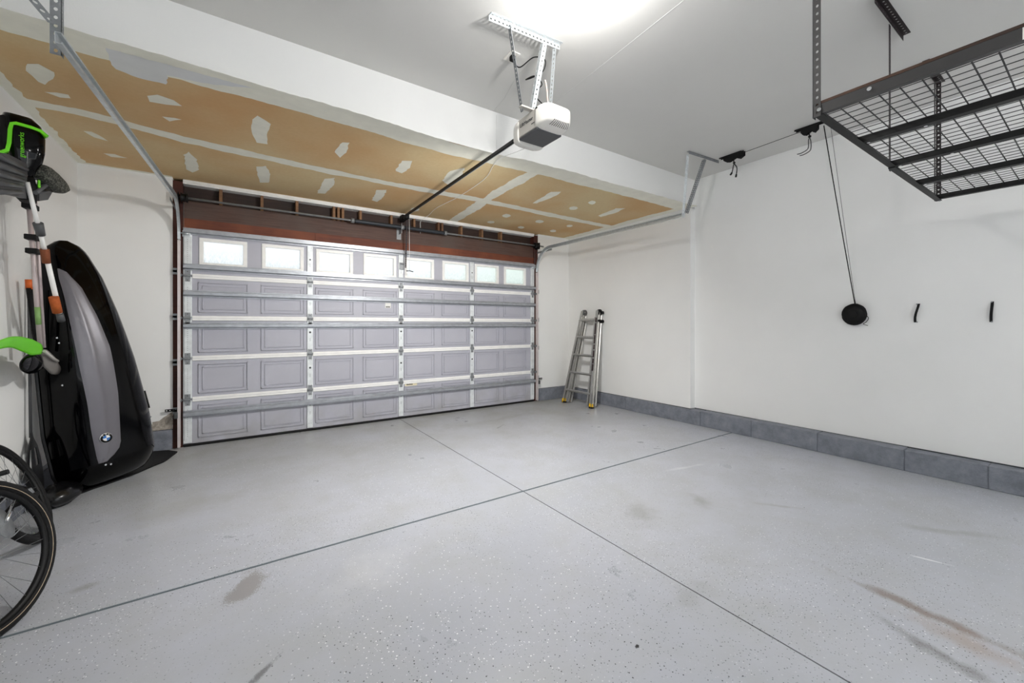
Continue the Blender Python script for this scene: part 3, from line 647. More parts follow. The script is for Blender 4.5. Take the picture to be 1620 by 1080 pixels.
# ceiling outlet and cord
t = thing('ceiling_outlet', 'white outlet plate with a black plug on the ceiling behind the opener brackets', 'outlet', (1.70, 2.54, ZC))
m = MB(); m.box((1.665, 2.48, ZC - .006), (1.745, 2.60, ZC - .0003), .003); m.build('cover_plate', M_white, t)
m = MB(); m.box((1.685, 2.505, ZC - .045), (1.725, 2.545, ZC - .006), .008); m.build('plug', M_blackm, t, 'black plug')
def catmull(P, n=8):
    P = [Vector(p) for p in P]; Q = [P[0]] + P + [P[-1]]; out = []
    for i in range(1, len(Q) - 2):
        a, b, c, d = Q[i - 1:i + 3]
        for k in range(n):
            t_ = k / n; out.append(.5 * ((2 * b) + (c - a) * t_ + (2 * a - 5 * b + 4 * c - d) * t_ ** 2 + (3 * b - a - 3 * c + d) * t_ ** 3))
    out.append(P[-1]); return out
m = MB(); m.tube(catmull([(1.705, 2.52, ZC - .045), (1.73, 2.47, 3.27), (1.775, 2.36, 3.30), (1.84, 2.31, 3.28), (1.85, 2.34, 3.22), (1.80, 2.38, 3.18), (1.75, 2.42, 3.16), (1.79, 2.36, 3.17), (1.845, 2.35, 3.12), (1.80, 2.40, 3.07), (1.86, 2.40, 3.03), (1.95, 2.40, 2.99), (1.99, 2.39, 2.955)]), .0042, 7)
tag(m.build('power_cord', M_blackm), 'dark power cord winding round the opener hanger iron', 'cord')
m = MB(); m.tube(catmull([(1.86, 2.33, 3.15), (1.875, 2.33, 3.09), (1.90, 2.35, 3.02), (1.925, 2.36, 2.985), (1.95, 2.37, 2.965)]), .005, 6)
tag(m.build('wire_bundle', mat('pale_twisted_wire', 'd9bfb0', .6)), 'pale twisted wires dropping from the hanger to the opener', 'wire')
m = MB(); m.tube(catmull([(2.052, 2.62, 2.91), (2.10, 2.9, 2.92), (2.08, 3.28, 2.955), (2.13, 3.5, 2.966), (2.25, 3.9, 2.966), (2.29, 4.6, 2.966), (2.26, 5.2, 2.966), (2.30, 5.6, 2.955), (2.24, 5.74, 2.90), (2.245, 5.775, 2.80), (2.245, 5.78, 2.72)]), .0032, 6)
tag(m.build('low_voltage_wire', M_rail), 'thin white wire sagging beside the opener rail under the brown ceiling', 'wire')

# ================================================================ CEILING LAMPS (one by the opener, one added behind for fill)
def lamp(x, y, power, label, r=.06):
    t = thing('ceiling_light', label, 'ceiling light', (x, y, ZC), 'bare bulb ceiling lights')
    m = MB(); m.lathe([(.07, 0), (.07, -.012), (.045, -.03), (.028, -.036)], (x, y, ZC - .0003), Z3, 24); m.build('lamp_base', M_white, t)
    m = MB(); pr = [(.014, -.034), (.016, -.045)] + [(.030 * math.sin(a), -.078 - .030 * math.cos(math.pi - a)) for a in [math.pi * k / 10 for k in range(1, 10)][::1]]
    pr = [(.014, -.034), (.018, -.048), (.028, -.062), (.031, -.078), (.026, -.094), (.014, -.104), (.002, -.107)]
    m.lathe(pr, (x, y, ZC), Z3, 20)
    bm_ = bpy.data.materials.new('lit_bulb'); nt, p = nodes(bm_); p.inputs['Emission Color'].default_value = (1, .97, .92, 1); p.inputs['Emission Strength'].default_value = 6
    m.build('bulb', bm_, t)
    ld = bpy.data.lights.new('bulb_light', 'POINT'); ld.energy = power; ld.shadow_soft_size = r; ld.color = (1.0, .985, .97)
    lo = bpy.data.objects.new('bulb_light', ld); COL.objects.link(lo); lo.parent = t; lo.location = (0, 0, -.17)
    return t
lamp(1.617, 1.70, LAMP_W, 'bare bulb ceiling light just in front of the door opener', .05)
lamp(1.9, -1.2, BACK_FILL_W, 'unseen bulb added for fill near the back wall', .10)  # extra bulb out of view, added to lift the overall brightness

# ================================================================ OVERHEAD STORAGE RACK
RX0, RX1, RY0, RY1, RZ = 2.355, 4.785, -.39, .83, 2.437
t = thing('overhead_storage_rack', 'black steel overhead storage rack with wire deck hung from the ceiling', 'storage rack', ((RX0 + RX1) / 2, (RY0 + RY1) / 2, RZ - .03))
def lbeam(a, b, name, mt, lab=None, h=.045, w=.03, inner=None):
    """angle section beam: vertical web + horizontal flange"""
    a = Vector(a); b = Vector(b); d = (b - a).normalized(); n = Vector(inner); m = MB(); tt = .003
    prof = [(0, h), (0, 0), (w, 0), (w, tt), (tt, tt), (tt, h)]
    m.loft([[p + n * q + Z3 * z for q, z in prof] for p in (a, b)], True, False); return m.build(name, mt, t, lab)
z0 = RZ - .045
side = lbeam((RX0, RY0, z0), (RX0, RY1, z0), 'side_beam', M_rackg, 'grey-brown near side beam', .048, .028, (1, 0, 0))
m = MB(); m.box((RX0 - .001, RY0, RZ + .004), (RX0 + .045, RY1 - .004, RZ + .016)); m.build('edge_strip', mk_wood('brown_strip_edge', '3a2314', '4a2e1b', '2c1b10'), t, 'narrow brown strip along the near edge')  # thin brown strip along the rack's near top edge
lbeam((RX1, RY0, z0), (RX1, RY1, z0), 'side_beam', M_black, None, .045, .035, (-1, 0, 0))
for y, n in ((RY1, (0, -1, 0)), (RY0, (0, 1, 0))):
    for xa, xb in ((RX0, (RX0 + RX1) / 2 + .05), ((RX0 + RX1) / 2 - .05, RX1)):
        zz = z0 - .006 if xa == RX0 else z0 - .012
        lbeam((xa, y + (.003 if xa != RX0 else 0) * (1 if n[1] < 0 else -1), zz), (xb, y + (.003 if xa != RX0 else 0) * (1 if n[1] < 0 else -1), zz), 'end_beam', M_black, None, .055, .035, n)
for x in (2.945, 3.545, 4.165):
    m = MB(); m.loft([[(x + a, y, z0 + b) for a, b in ((-.024, 0), (.024, 0), (.024, .036), (.021, .036), (.021, .003), (-.021, .003), (-.021, .036), (-.024, .036))] for y in (RY0 + .004, RY1 - .004)], True, False)
    cb = m.build('cross_beam', M_black, t)
    for yy in (RY1 - .05, .55):
        m = MB(); m.cyl((x, yy, z0 - .004), (x, yy, z0 + .004), .008, n=8, smooth=False); m.build('bolt', M_chrome, cb)
m = MB(); zw = RZ - .004
nx, ny = 36, 17
for i in range(1, nx):
    x = RX0 + (RX1 - RX0) * i / nx; m.cyl((x, RY0 + .004, zw), (x, RY1 - .004, zw), .0022, n=5)
for j in range(1, ny):
    y = RY1 - (RY1 - RY0) * j / ny; m.cyl((RX0 + .004, y, zw - .0045), (RX1 - .004, y, zw - .0045), .003, n=5)
m.build('wire_deck', M_rackg, t)
for x, y, w1, w2, mt in ((RX0 - .002, RY1 + .0035, (0, -1, 0), (1, 0, 0), M_rackg), (3.57, RY1 + .0065, (0, -1, 0), (1, 0, 0), M_maroon), (RX1 - .034, RY1 + .0035, (0, -1, 0), (1, 0, 0), M_maroon), (RX0 - .002, RY0 + .03, (0, -1, 0), (1, 0, 0), M_rackg), (3.57, RY0 - .008, (0, 1, 0), (1, 0, 0), M_maroon), (RX1 - .034, RY0 - .008, (0, 1, 0), (1, 0, 0), M_maroon)):
    m = MB(); m.perf((x, y + (.003 if y > 0 else -.003), z0 - .01), (0, 0, 1), w2, (0, 1, 0), ZC - z0 - .03 + .01, .034, t=.002, pitch=.036, r=.006)
    if x > 3 and x < 4:
        pass
    else: m.perf((x if x < 3 else x + .034, y, z0 - .01), (0, 0, 1), w1, (-1, 0, 0), ZC - z0 - .03 + .01, .030, t=.002, pitch=.036, r=.006)
    m.build('hanging_post', mt, t)
for y in (RY1 + .002, RY0 - .002):
    for a, b in ((1.95, 2.42), (3.25, 3.85), (4.35, 4.86)):
        m = MB(); m.angle((a, y, ZC - .001), (b, y, ZC - .001), (0, -1, 0), (0, 0, -1), .04, .038, pitch=.036, r=.006); m.build('ceiling_angle', M_maroon, t)
for p in ((RX0 - .003, RY1 - .02, z0 + .02), (RX0 - .003, .62, z0 + .03), (RX1, RY1 - .02, z0 - .006)):
    m = MB(); m.cyl(p, (p[0] - .004, p[1], p[2]) if p[0] < 3 else (p[0] - .01, p[1], p[2] - .004), .009, n=10); m.build('bolt', M_chrome, side)
m = MB(); m.box((RX0 - .0012, -.10, z0 + .002), (RX0 - .0002, .19, z0 + .046)); lbl = m.build('sticker', M_paper, t, 'white and blue sticker on the side beam')
m = MB(); m.box((RX0 - .0018, -.10, z0 + .028), (RX0 - .0012, .175, z0 + .036)); m.build('sticker_stripe', M_blue, lbl)

# ================================================================ BIKE HOIST
def pulley(x, y0, y1, label, kind):
    t = thing('hoist_pulley_bracket', label, 'pulley bracket', (x, (y0 + y1) / 2, ZC), 'bike hoist pulley brackets')
    m = MB(); m.box((x - .022, y0, ZC - .004), (x + .022, y1, ZC - .0002)); m.box((x - .022, y0, ZC - .016), (x - .019, y1, ZC)); m.box((x + .019, y0, ZC - .016), (x + .022, y1, ZC)); m.build('ceiling_plate', M_black, t)
    yc = y0 + .09 if kind else y1 - .13
    ln = .12 if kind else .075
    for s_ in (-1, 1):
        m = MB(); xx = x + s_ * .016
        m.prism([(xx, yc - ln, ZC - .006), (xx, yc + ln, ZC - .006), (xx, yc + ln, ZC - .05), (xx, yc + ln * .75, ZC - .075), (xx, yc + ln * .4, ZC - .085), (xx, yc - ln * .2, ZC - .06), (xx, yc - ln * .6, ZC - .085), (xx, yc - ln, ZC - .06)], (.002 * s_, 0, 0)); m.build('side_plate', M_black, t)
    for yy in (yc - ln * .6, yc + ln * .55):
        m = MB(); m.lathe([(.010, -.014), (.026, -.012), (.020, -.004), (.020, .004), (.026, .012), (.010, .014)], (x, yy, ZC - .055), X3, 18); m.cyl((x - .022, yy, ZC - .055), (x + .022, yy, ZC - .055), .006); m.build('pulley_wheel', M_black, t)
    m = MB(); m.tube(catmull([(x, yc, ZC - .06), (x, yc + .004, ZC - .09), (x, yc, ZC - .11)], 5), .006, 7); m.lathe([(.004, 0), (.014, -.008), (.014, -.02), (.004, -.028)], (x, yc, ZC - .095), Z3, 10)
    m.build('hook_block', M_black, t)
    for s_ in (-1, 1):
        m = MB()
        if kind:
            P = catmull([(x, yc, ZC - .12), (x + s_ * .035, yc - .01, ZC - .15), (x + s_ * .045, yc - .01, ZC - .185), (x + s_ * .05, yc - .0, ZC - .235), (x + s_ * .062, yc + .012, ZC - .262)], 6)
            m.tube(P, .0055, 8); m.tube(P[-7:], .010, 8)
        else:
            P = catmull([(x, yc, ZC - .12), (x + s_ * .028, yc, ZC - .15), (x + s_ * .03, yc + .0, ZC - .215), (x + s_ * .03, yc + .012, ZC - .245), (x + s_ * .03, yc + .06, ZC - .262), (x + s_ * .03, yc + .10, ZC - .262)], 6)
            m.tube(P, .0045, 8)
        m.build('hook', M_black if kind else M_rackg, t)
    return yc
ya = pulley(4.855, 2.43, 2.69, 'black pulley bracket with a forked hook on the ceiling by the track hanger', 1)
yb = pulley(4.815, 1.60, 1.87, 'black pulley bracket with two thin J hooks on the ceiling, nearer the storage rack', 0)
m = MB(); m.tube([(4.85, 2.47, ZC - .03), (4.817, 1.85, ZC - .03), (4.815, 1.68, ZC - .032)], .0028, 6)
for k in range(2):
    a = Vector((4.815 + .012 * k, 1.62 - .05 * k, ZC - .045)); b = Vector((5.255, 1.50 - .008 * k, 1.57 - .02 * k))
    m.tube([a.lerp(b, f / 8) + Vector((0, 0, -.02 * math.sin(math.pi * f / 8))) for f in range(9)], .0045 if k == 0 else .0018, 6)
tag(m.build('hoist_rope', M_black), 'thin black hoist rope running along the ceiling and down the white wall', 'rope')
t = thing('rope_coil', 'round black coil of hoist rope on the right wall', 'rope coil', (5.26, 1.51, 1.36))
m = MB(); m.box((XR2 - .012, 1.48, 1.40), (XR2 - .0005, 1.54, 1.53), .003); m.cyl((XR2 - .01, 1.51, 1.47), (XR2 - .07, 1.51, 1.47), .03, n=14); m.build('cleat', M_black, t)
m = MB(); random.seed(5); pts = []
for k in range(9 * 24):
    a = k / 24 * 2 * math.pi; rr = .045 + .0065 * (k / 24) + random.uniform(-.002, .002)
    pts.append((XR2 - .035 + .012 * math.sin(a * .37), 1.51 + rr * math.cos(a), 1.47 + rr * 1.08 * math.sin(a)))
m.tube(pts, .006, 6)
m.lathe([(.04, -.016), (.095, -.013), (.097, .0), (.095, .013), (.04, .016)], (XR2 - .035, 1.51, 1.47), X3, 26)
m.build('coil', M_blackm, t)
m = MB(); m.tube(catmull([(XR2 - .04, 1.42, 1.47), (XR2 - .03, 1.395, 1.43), (XR2 - .04, 1.41, 1.39), (XR2 - .05, 1.43, 1.37), (XR2 - .03, 1.40, 1.355)]), .003, 6); m.build('rope_tail', M_maroon, t)
def strap(y, bow, label):
    t = thing('wall_hook', label, 'wall hook', (XR2 - .02, y, 1.38), 'black strap hooks on the right wall')
    m = MB(); P = [(XR2 - .001 - bow * math.sin(math.pi * k / 10) - .004, y + .012 * math.cos(math.pi * k / 10) * (1 if bow > .03 else .3), 1.385 + .175 * k / 10) for k in range(11)]
    m.loft([[(x, yy - .009, z), (x, yy + .009, z), (x + .004, yy + .009, z), (x + .004, yy - .009, z)] for x, yy, z in P], True, False)
    m.build('strap', M_blackm, t)
    for z in (1.388, 1.556):
        m = MB(); m.cyl((XR2 - .0003, y + (.012 if z > 1.5 else -.012) * 0, z), (XR2 - .010, y, z), .006, n=8); m.build('screw', M_galvd, t)
strap(1.047, .035, 'bowed black wall hook beside the rope coil')
strap(.590, .022, 'straighter black wall hook further right on the white wall')

# ================================================================ LADDER
t = thing('folding_ladder', 'folded aluminium multi-position ladder with yellow feet leaning in the right corner', 'ladder', (4.78, 5.07, 0))
FL, FR = Vector((4.735, 5.40, .03)), Vector((4.765, 4.77, .03))
TL, TR = Vector((5.095, 5.30, 1.60)), Vector((5.07, 4.915, 1.60))
up = ((TL - FL) + (TR - FR)).normalized(); wd = (FR - FL).normalized(); dp = wd.cross(up).normalized()
if dp.x < 0: dp = -dp
def rail(a, b, w, d, name, mt, off=0):
    a = a + dp * off; b = b + dp * off; ax = (b - a).normalized(); s1 = (wd - ax * wd.dot(ax)).normalized()
    m = MB(); pr = [(-w, -d), (w, -d), (w, -d * .5), (w * .35, -d * .3), (w * .35, d * .3), (w, d * .5), (w, d), (-w, d), (-w, d * .5), (-w * .35, d * .3), (-w * .35, -d * .3), (-w, -d * .5)]
    m.loft([[p + s1 * x + dp * y for x, y in pr] for p in (a, b)], True, False); return m.build(name, mt, t)
for (a, b, s_) in ((FL, TL, -1), (FR, TR, 1)):
    rail(a, b, .020, .036, 'outer_rail', M_alu)
    ia = a.lerp(b, .0) - wd * s_ * .075 + dp * .005; ib = a.lerp(b, .93) - wd * s_ * .035 + dp * .005
    rail(ia, ib, .016, .028, 'inner_rail', M_alu)
    rail(a + dp * .085 + Z3 * .02, b + dp * .07, .013, .030, 'rear_rail', M_alu)
    rail(ia + dp * .08, ib + dp * .07, .011, .024, 'rear_inner_rail', M_alu)
    m = MB(); ax = (b - a).normalized()
    for f0, f1, col in ((-.02, .045, 0),):
        p, q = a + ax * f0, a + ax * f1
        m.loft([[c + wd * x + dp * y for x, y in ((-.019, -.04), (.019, -.04), (.019, .04), (-.019, .04))] for c in (p, q)], True, False)
    ft = m.build('foot', M_yellow, t, 'yellow foot')
    m = MB(); p = a - ax * .012; m.loft([[Vector((c.x, c.y, z)) + wd * x + dp * y for x, y in ((-.021, -.043), (.021, -.043), (.021, .043), (-.021, .043))] for c, z in ((p, .001), (p + ax * .02, .026))], True, False); m.build('foot_pad', M_rub, ft)
    # hinge
    c = b + dp * .035 - ax * .02
    m = MB(); m.cyl(c - wd * .02, c + wd * .02, .052, n=20); m.build('hinge_disc', M_grey if s_ < 0 else M_blackm, t)
    for q_, r_k in ((dp * .03, .026), (-ax * .15 + dp * .045, .028), (-ax * .15 - dp * .02, .022)):
        m = MB(); m.cyl(c + wd * s_ * .02 + q_, c + wd * s_ * .055 + q_, r_k, n=14); m.build('lock_knob', M_blackm, t)
# printed strips down the right rails
for off, f0, f1 in ((-.037, .36, .92), (.054, .46, .90)):
    random.seed(int(f0 * 100)); f = f0; ax = (TR - FR).normalized(); n_ = (TR - FR).length
    while f < f1:
        l = random.choice((.05, .09, .07, .12)); p = FR + ax * n_ * f + dp * off; q = FR + ax * n_ * min(f1, f + l) + dp * off
        m = MB(); m.loft([[c + wd * x + dp * y for x, y in ((-.015, -.002), (.015, -.002), (.015, .002), (-.015, .002))] for c in (p, q)], True, False); m.build('printed_label', M_poled, t); f += l + random.uniform(.006, .014)
for k, zt in enumerate((.24, .545, .85, 1.155, 1.455)):
    f = (zt - .03) / 1.57; a = FL.lerp(TL, f) + wd * .012; b = FR.lerp(TR, f) - wd * .012
    m = MB(); m.loft([[c - dp * .036 + dp * x + up * y for x, y in ((-.008, .004), (.095, .004), (.095, -.012), (.07, -.034), (.012, -.036), (-.008, -.018))] for c in (a, b)], True, False)
    m.build('rung', M_alu, t)
m = MB(); a = FR.lerp(TR, .135) - wd * .01; m.cyl(a - wd * .09 + up * .035, a - up * .06, .006); m.build('rung_brace', M_alu, t)

# ================================================================ ROOF CARGO BOX
BQ = Vector((-.955, 4.93, .02)); BL = 2.047
az, lam, rho = .66, .054, .126
n0 = Vector((math.sin(az), -math.cos(az), 0)); w0 = Vector((math.cos(az), math.sin(az), 0))
s0 = Z3 * math.cos(lam) - n0 * math.sin(lam); BN = n0 * math.cos(lam) + Z3 * math.sin(lam)
BS = s0 * math.cos(rho) - w0 * math.sin(rho); BW = w0 * math.cos(rho) + s0 * math.sin(rho)
def interp(x, xs, ys):
    if x <= xs[0]: return ys[0]
    for a, b, c, d in zip(xs, xs[1:], ys, ys[1:]):
        if x <= b: return c + (d - c) * (x - a) / (b - a)
    return ys[-1]
SK = [0, .03, .08, .25, .5, .7, .85, .95, .985, 1.0]; WK = [.24, .31, .345, .355, .315, .26, .205, .135, .085, .025]
Wd = lambda s: interp(s, SK, WK)
Hh = lambda s: .25 * min(1, s / .10) ** .5 * max(0, 1 - max(0, (s - .35) / .65) ** 2.2) ** .8
def bp(s, w, n): return BQ + BS * (BL * s) + BW * w + BN * n
def lidp(s, j, e=0): return bp(s, Wd(s) * j * .965, .062 + (Hh(s) + .004) * max(0, 1 - abs(j) ** 3.2) ** .7 + e)
t = thing('roof_cargo_box', 'glossy black car roof box with silver side panel standing on end in the corner', 'roof box', (BQ.x, BQ.y, .0))
ns = 46; SS = [(k / ns) for k in range(ns + 1)]
m = MB()
def lower(s, j): return bp(s, Wd(s) * j, .055 * (1 - 0) if abs(j) >= 1 else .055 * abs(j) ** 4 - .012 * (1 - abs(j) ** 2))
rings = []
for s in SS:
    wv = Wd(s); prof = [(-1, .062), (-1.015, .056), (-1, .048), (-.93, .012), (-.8, -.022), (0, -.03), (.8, -.022), (.93, .012), (1, .048), (1.015, .056), (1, .062), (0, .058)]
    rings.append([bp(s, wv * a, b) for a, b in prof])
m.loft(rings, True, True)
m.build('base_shell', mat('dull_black_plastic', '0b0b0c', .42, bump=.1), t, 'matt black lower shell')
AS = [.0, .10, .136, .35, .53, .77, .885]; AJ = [-.5, -.50, -.512, -.50, -.538, -.587, -.65]
BS_ = [.10, .116, .14, .166, .37, .56, .69, .81, .874, .885]; BJ = [-.42, -.33, -.12, -.04, .10, .163, .075, -.10, -.42, -.62]
m = MB(); PS0, PS1 = .112, .884
SS2 = sorted(set([round(s, 4) for s in SS] + [PS0, .12, .13, .15, PS1, .005, .012]))
N1, N2, N3 = 14, 12, 26; grid = []
for s in SS2:
    sc = min(max(s, PS0), PS1); a = interp(sc, AS, AJ); b = interp(sc, BS_, BJ)
    js = [-1 + (a + 1) * k / N1 for k in range(N1)] + [a + (b - a) * k / N2 for k in range(N2)] + [b + (1 - b) * k / N3 for k in range(N3 + 1)]
    grid.append([m.vert(lidp(s, j)) for j in js])
for i in range(len(SS2) - 1):
    for k in range(len(grid[0]) - 1): m.face([grid[i][k], grid[i][k + 1], grid[i + 1][k + 1], grid[i + 1][k]], True)
m.face(grid[0]); m.build('lid', M_gloss, t, 'glossy black lid')
m = MB(); grid = []
for s in [x for x in SS2 if PS0 <= x <= PS1]:
    a = interp(s, AS, AJ); b = interp(s, BS_, BJ); row = []
    for k in range(17):
        f = k / 16; ed = min(1, min(f, 1 - f) * 8); cr = math.exp(-((f - .42) / .10) ** 2) * .006 * min(1, (PS1 - s) * 5)
        row.append(m.vert(lidp(s, a + (b - a) * f, .0035 * ed + cr)))
    grid.append(row)
for r0, r1 in zip(grid, grid[1:]):
    for k in range(16): m.face([r0[k], r0[k + 1], r1[k + 1], r1[k]], True)
m.build('side_panel', M_silver, t, 'silver inlay panel')
# roundel
sb, jb = .205, -.30
c = lidp(sb, jb, .008); tu = (lidp(sb, jb + .04) - lidp(sb, jb - .04)).normalized(); tv = (lidp(sb + .02, jb) - lidp(sb - .02, jb)).normalized(); tn = tu.cross(tv).normalized()
if tn.dot(BN) < 0: tn = -tn
BM = basis(c, tu, tv)
m = MB(); m.lathe([(.041, -.005), (.041, .001), (.038, .003), (.001, .003)], c, tn, 32); badge = m.build('badge', M_chrome, t, 'round chrome-rimmed emblem')
m = MB(); m.lathe([(.0375, .003), (.0375, .0036), (.001, .0036)], c, tn, 32); m.build('badge_ring', M_blackm, badge)
for q in range(4):
    m = MB(); m.prism([BM @ Vector((0, 0, .0036))] + [BM @ Vector((.023 * math.cos(q * math.pi / 2 + k * math.pi / 16), .023 * math.sin(q * math.pi / 2 + k * math.pi / 16), .0036)) for k in range(9)], tn * .0008)
    m.build('badge_quarter', M_blue if q % 2 else M_white, badge)
for ch, an in (('B', 128), ('M', 90), ('W', 52)):
    rot = Matrix.Rotation(R(an - 90), 4, 'Z'); text('badge_letter', ch, .013, BM @ rot @ Matrix.Translation((0, .0300, .0039)), M_white, badge, .0003)
for s, j in ((.62, -.80), (.60, -.78), (.44, -.80), (.10, -.40), (.095, -.30), (.22, .90)):
    m = MB(); p = lidp(s, j); m.cyl(p - BN * .002, p + BN * .004, .007, n=10); m.build('lock_stud', M_chrome, t)
m = MB(); m.box((0, 0, 0), (0, 0, 0)) if False else None
pp = lidp(.26, .93); m.cyl(pp, lidp(.34, .93), .012, n=8); m.build('latch', M_blackm, t)
# mat under the box
random.seed(21)
m = MB(); o_ = [(-1.20, 4.66), (-1.05, 4.66), (-.88, 4.86), (-.80, 4.95), (-.72, 5.10), (-.62, 5.26), (-.57, 5.42), (-.545, 5.60), (-.62, 5.70), (-.74, 5.74), (-1.0, 5.73), (-1.24, 5.5), (-1.27, 5.0)]
o_ = wob(o_, .006, .08); m.prism([(x, y, .0006) for x, y in o_], (0, 0, .012)); tag(m.build('floor_mat', M_blackm), 'ragged black mat lying flat under the roof box', 'mat')
m = MB(); random.seed(4); rings = []
for k in range(11):
    f = k / 10; r = math.sin(math.pi * min(1, .12 + f * .85)) ** .6; rings.append([(-1.13 + (.115 * r + random.uniform(-.006, .008)) * math.cos(a), 4.50 + (.17 * r + random.uniform(-.008, .01)) * math.sin(a), .002 + .15 * f + random.uniform(0, .006)) for a in [2 * math.pi * q / 22 for q in range(22)]])
m.loft(rings, True, True); tag(m.build('bin_bag', mat('shiny_black_film', '08080a', .25)), 'crumpled shiny black bag on the floor behind the bicycle tyre', 'bag')

# ================================================================ TOOLS ON THE LEFT WALL
def wl(u, v, x=-1.2):
    """point of the photograph on the vertical plane x beside the left wall"""
    th_ = R(33.93); a = (u - 810) / 643.5; dx = math.sin(th_) + a * math.cos(th_); dy = math.cos(th_) - a * math.sin(th_); k = x / dx
    return Vector((x, dy * k, 1.364 + (513.3 - v) / 643.5 * k))
t = thing('cordless_garden_tool', 'black and lime green cordless garden tool hanging motor up on the left wall', 'garden tool', (-1.2, 4.2, 1.1))
HC = wl(36, 250, -1.17)
HM = basis(HC, (.93, .36, 0), (-.09, .04, 1))          # x = across towards the room, y = up
m = MB(); m.M = HM
def prof3(secs, n=24, e=.5):
    rings = []
    for y, cx, hx, cz, hz in secs:
        rings.append([(cx + hx * abs(math.cos(a)) ** e * (1 if math.cos(a) >= 0 else -1), y, cz + hz * abs(math.sin(a)) ** e * (1 if math.sin(a) >= 0 else -1)) for a in [2 * math.pi * q / n for q in range(n)]])
    return rings
# z of HM = x cross y : faces away from / towards camera
m.loft(prof3([(.262, -.022, .050, 0, .05), (.255, -.020, .064, 0, .068), (.215, -.005, .084, 0, .085), (.14, .008, .088, 0, .09), (.04, .012, .082, 0, .088), (-.02, .014, .070, 0, .075), (-.08, .012, .045, 0, .05), (-.14, .008, .034, 0, .038)]), True, True)
m.build('motor_housing', M_gloss, t)
m = MB(); m.M = HM; m.loft(prof3([(.235, -.066, .024, .0, .06), (.225, -.068, .034, .0, .07), (.10, -.068, .036, 0, .07), (.02, -.060, .030, 0, .06)]), True, True); m.build('battery', M_blackm, t, 'black battery pack')
HS = -1 if (HM.to_3x3() @ Vector((0, 0, 1))).y > 0 else 1
m = MB(); m.M = HM
st = [(.098, .150), (.070, .176), (.030, .184), (-.034, .186), (-.052, .176), (-.058, .14), (-.062, .05), (-.070, .0), (-.10, -.03)]
rings = []
for i, (x, y) in enumerate(st):
    a = Vector(st[max(0, i - 1)]); b = Vector(st[min(len(st) - 1, i + 1)]); d = (b - a).normalized(); nn = Vector((-d.y, d.x)) * .009
    rings.append([(x - nn.x, y - nn.y, HS * .060), (x + nn.x, y + nn.y, HS * .060), (x + nn.x, y + nn.y, HS * .096), (x - nn.x, y - nn.y, HS * .096)])
m.loft(rings, True, False); m.build('green_band', M_lime, t, 'lime green band')
text('maker_name', 'greenworks', .034, HM @ Matrix.Translation((-.012, .055, HS * .0925)) @ Matrix.Rotation(R(90), 4, 'Z') @ (Matrix.Rotation(R(180), 4, 'X') if HS < 0 else Matrix()), M_lime, t)
m = MB(); m.M = HM; m.loft(prof3([(-.13, .01, .040, 0, .045), (-.20, .012, .05, 0, .05), (-.245, .010, .052, 0, .052), (-.285, .022, .035, 0, .04)], 20, .6), True, True); m.build('gear_head', M_blackm, t)
for sx in (-1, 1):
    m = MB(); m.M = HM; m.box((.012 + sx * .052 - .006, -.19, HS * .01), (.012 + sx * .052 + .006, -.14, HS * .05), .003); m.build('green_tab', M_lime, t)
# ribbed guard flaring to the left
GA = HM @ Vector((-.04, -.06, 0)); m = MB()
pa = [wl(44, 262, -1.16), wl(40, 315, -1.16), wl(0, 306, -1.13), wl(-14, 296, -1.13), wl(-14, 240, -1.13), wl(5, 243, -1.14)]
m.prism(pa, (.02, -.01, 0))
g = m.build('guard', M_grey, t, 'dark grey ribbed guard')
for q in range(5):
    m = MB(); a = wl(42 - q * 2, 268 + q * 9, -1.125); b = wl(-12, 243 + q * 15, -1.095); m.cyl(a, b, .012, .018, n=8); m.build('guard_rib', M_grey, g)
for q in range(4):
    m = MB(); a = wl(52 + q * 1.5, 272 + q * 11, -1.13); b = wl(66 + q * 5, 265 + q * 12, -1.12); m.cyl(a, b, .010, .012, n=8); m.build('guard_rib', M_grey, g)
m = MB(); m.prism([wl(58, 300, -1.14), wl(86, 292, -1.14), wl(72, 316, -1.14), wl(58, 318, -1.14)], (.015, -.01, 0)); m.build('guard_lip', M_grey, t)
pt_, pb_ = wl(45, 312, -1.19), wl(64, 550, -1.17)
m = MB(); m.cyl(pt_, pb_, .0135, n=14); m.build('pole', M_pole, t, 'pinkish aluminium pole')
m = MB(); o2 = Vector((.022, .03, 0)); m.cyl(pt_ + o2, pb_ + o2 * .6, .0095, n=12); m.build('pole', M_pole, t)
for f in (.06, .26, .35):
    p = pt_.lerp(pb_, f); m = MB(); m.box(p - Vector((.024, .05, .018)), p + Vector((.035, .05, .018)), .005); m.build('pole_clip', M_blackm, t)
p = pt_.lerp(pb_, .72); q = pt_.lerp(pb_, .84); m = MB(); m.cyl(p, q, .0144, n=14); m.build('green_sticker', mat('green_print', '7da25e', .5), t)
m = MB(); P = [wl(64, 552, -1.15), wl(50, 549, -1.13), wl(34, 544, -1.10), wl(18, 541, -1.06), wl(0, 545, -1.02), wl(-16, 552, -.99)]
W_ = [.050, .072, .060, .042, .030, .024]; rings = []
for p, q in zip(catmull(P, 5), [interp(k / 25, [0, .2, .4, .6, .8, 1], W_) for k in range(26)]):
    rings.append([p + Z3 * (q * .75 * math.sin(a)) + Vector((.5, .86, 0)) * (.018 * math.cos(a)) for a in [2 * math.pi * z / 14 for z in range(14)]])
m.loft(rings, True, True); m.build('handle_guard', M_lime, t, 'lime green handle guard')
m = MB(); a = wl(64, 552, -1.16); b = wl(90, 578, -1.14)
rings = []
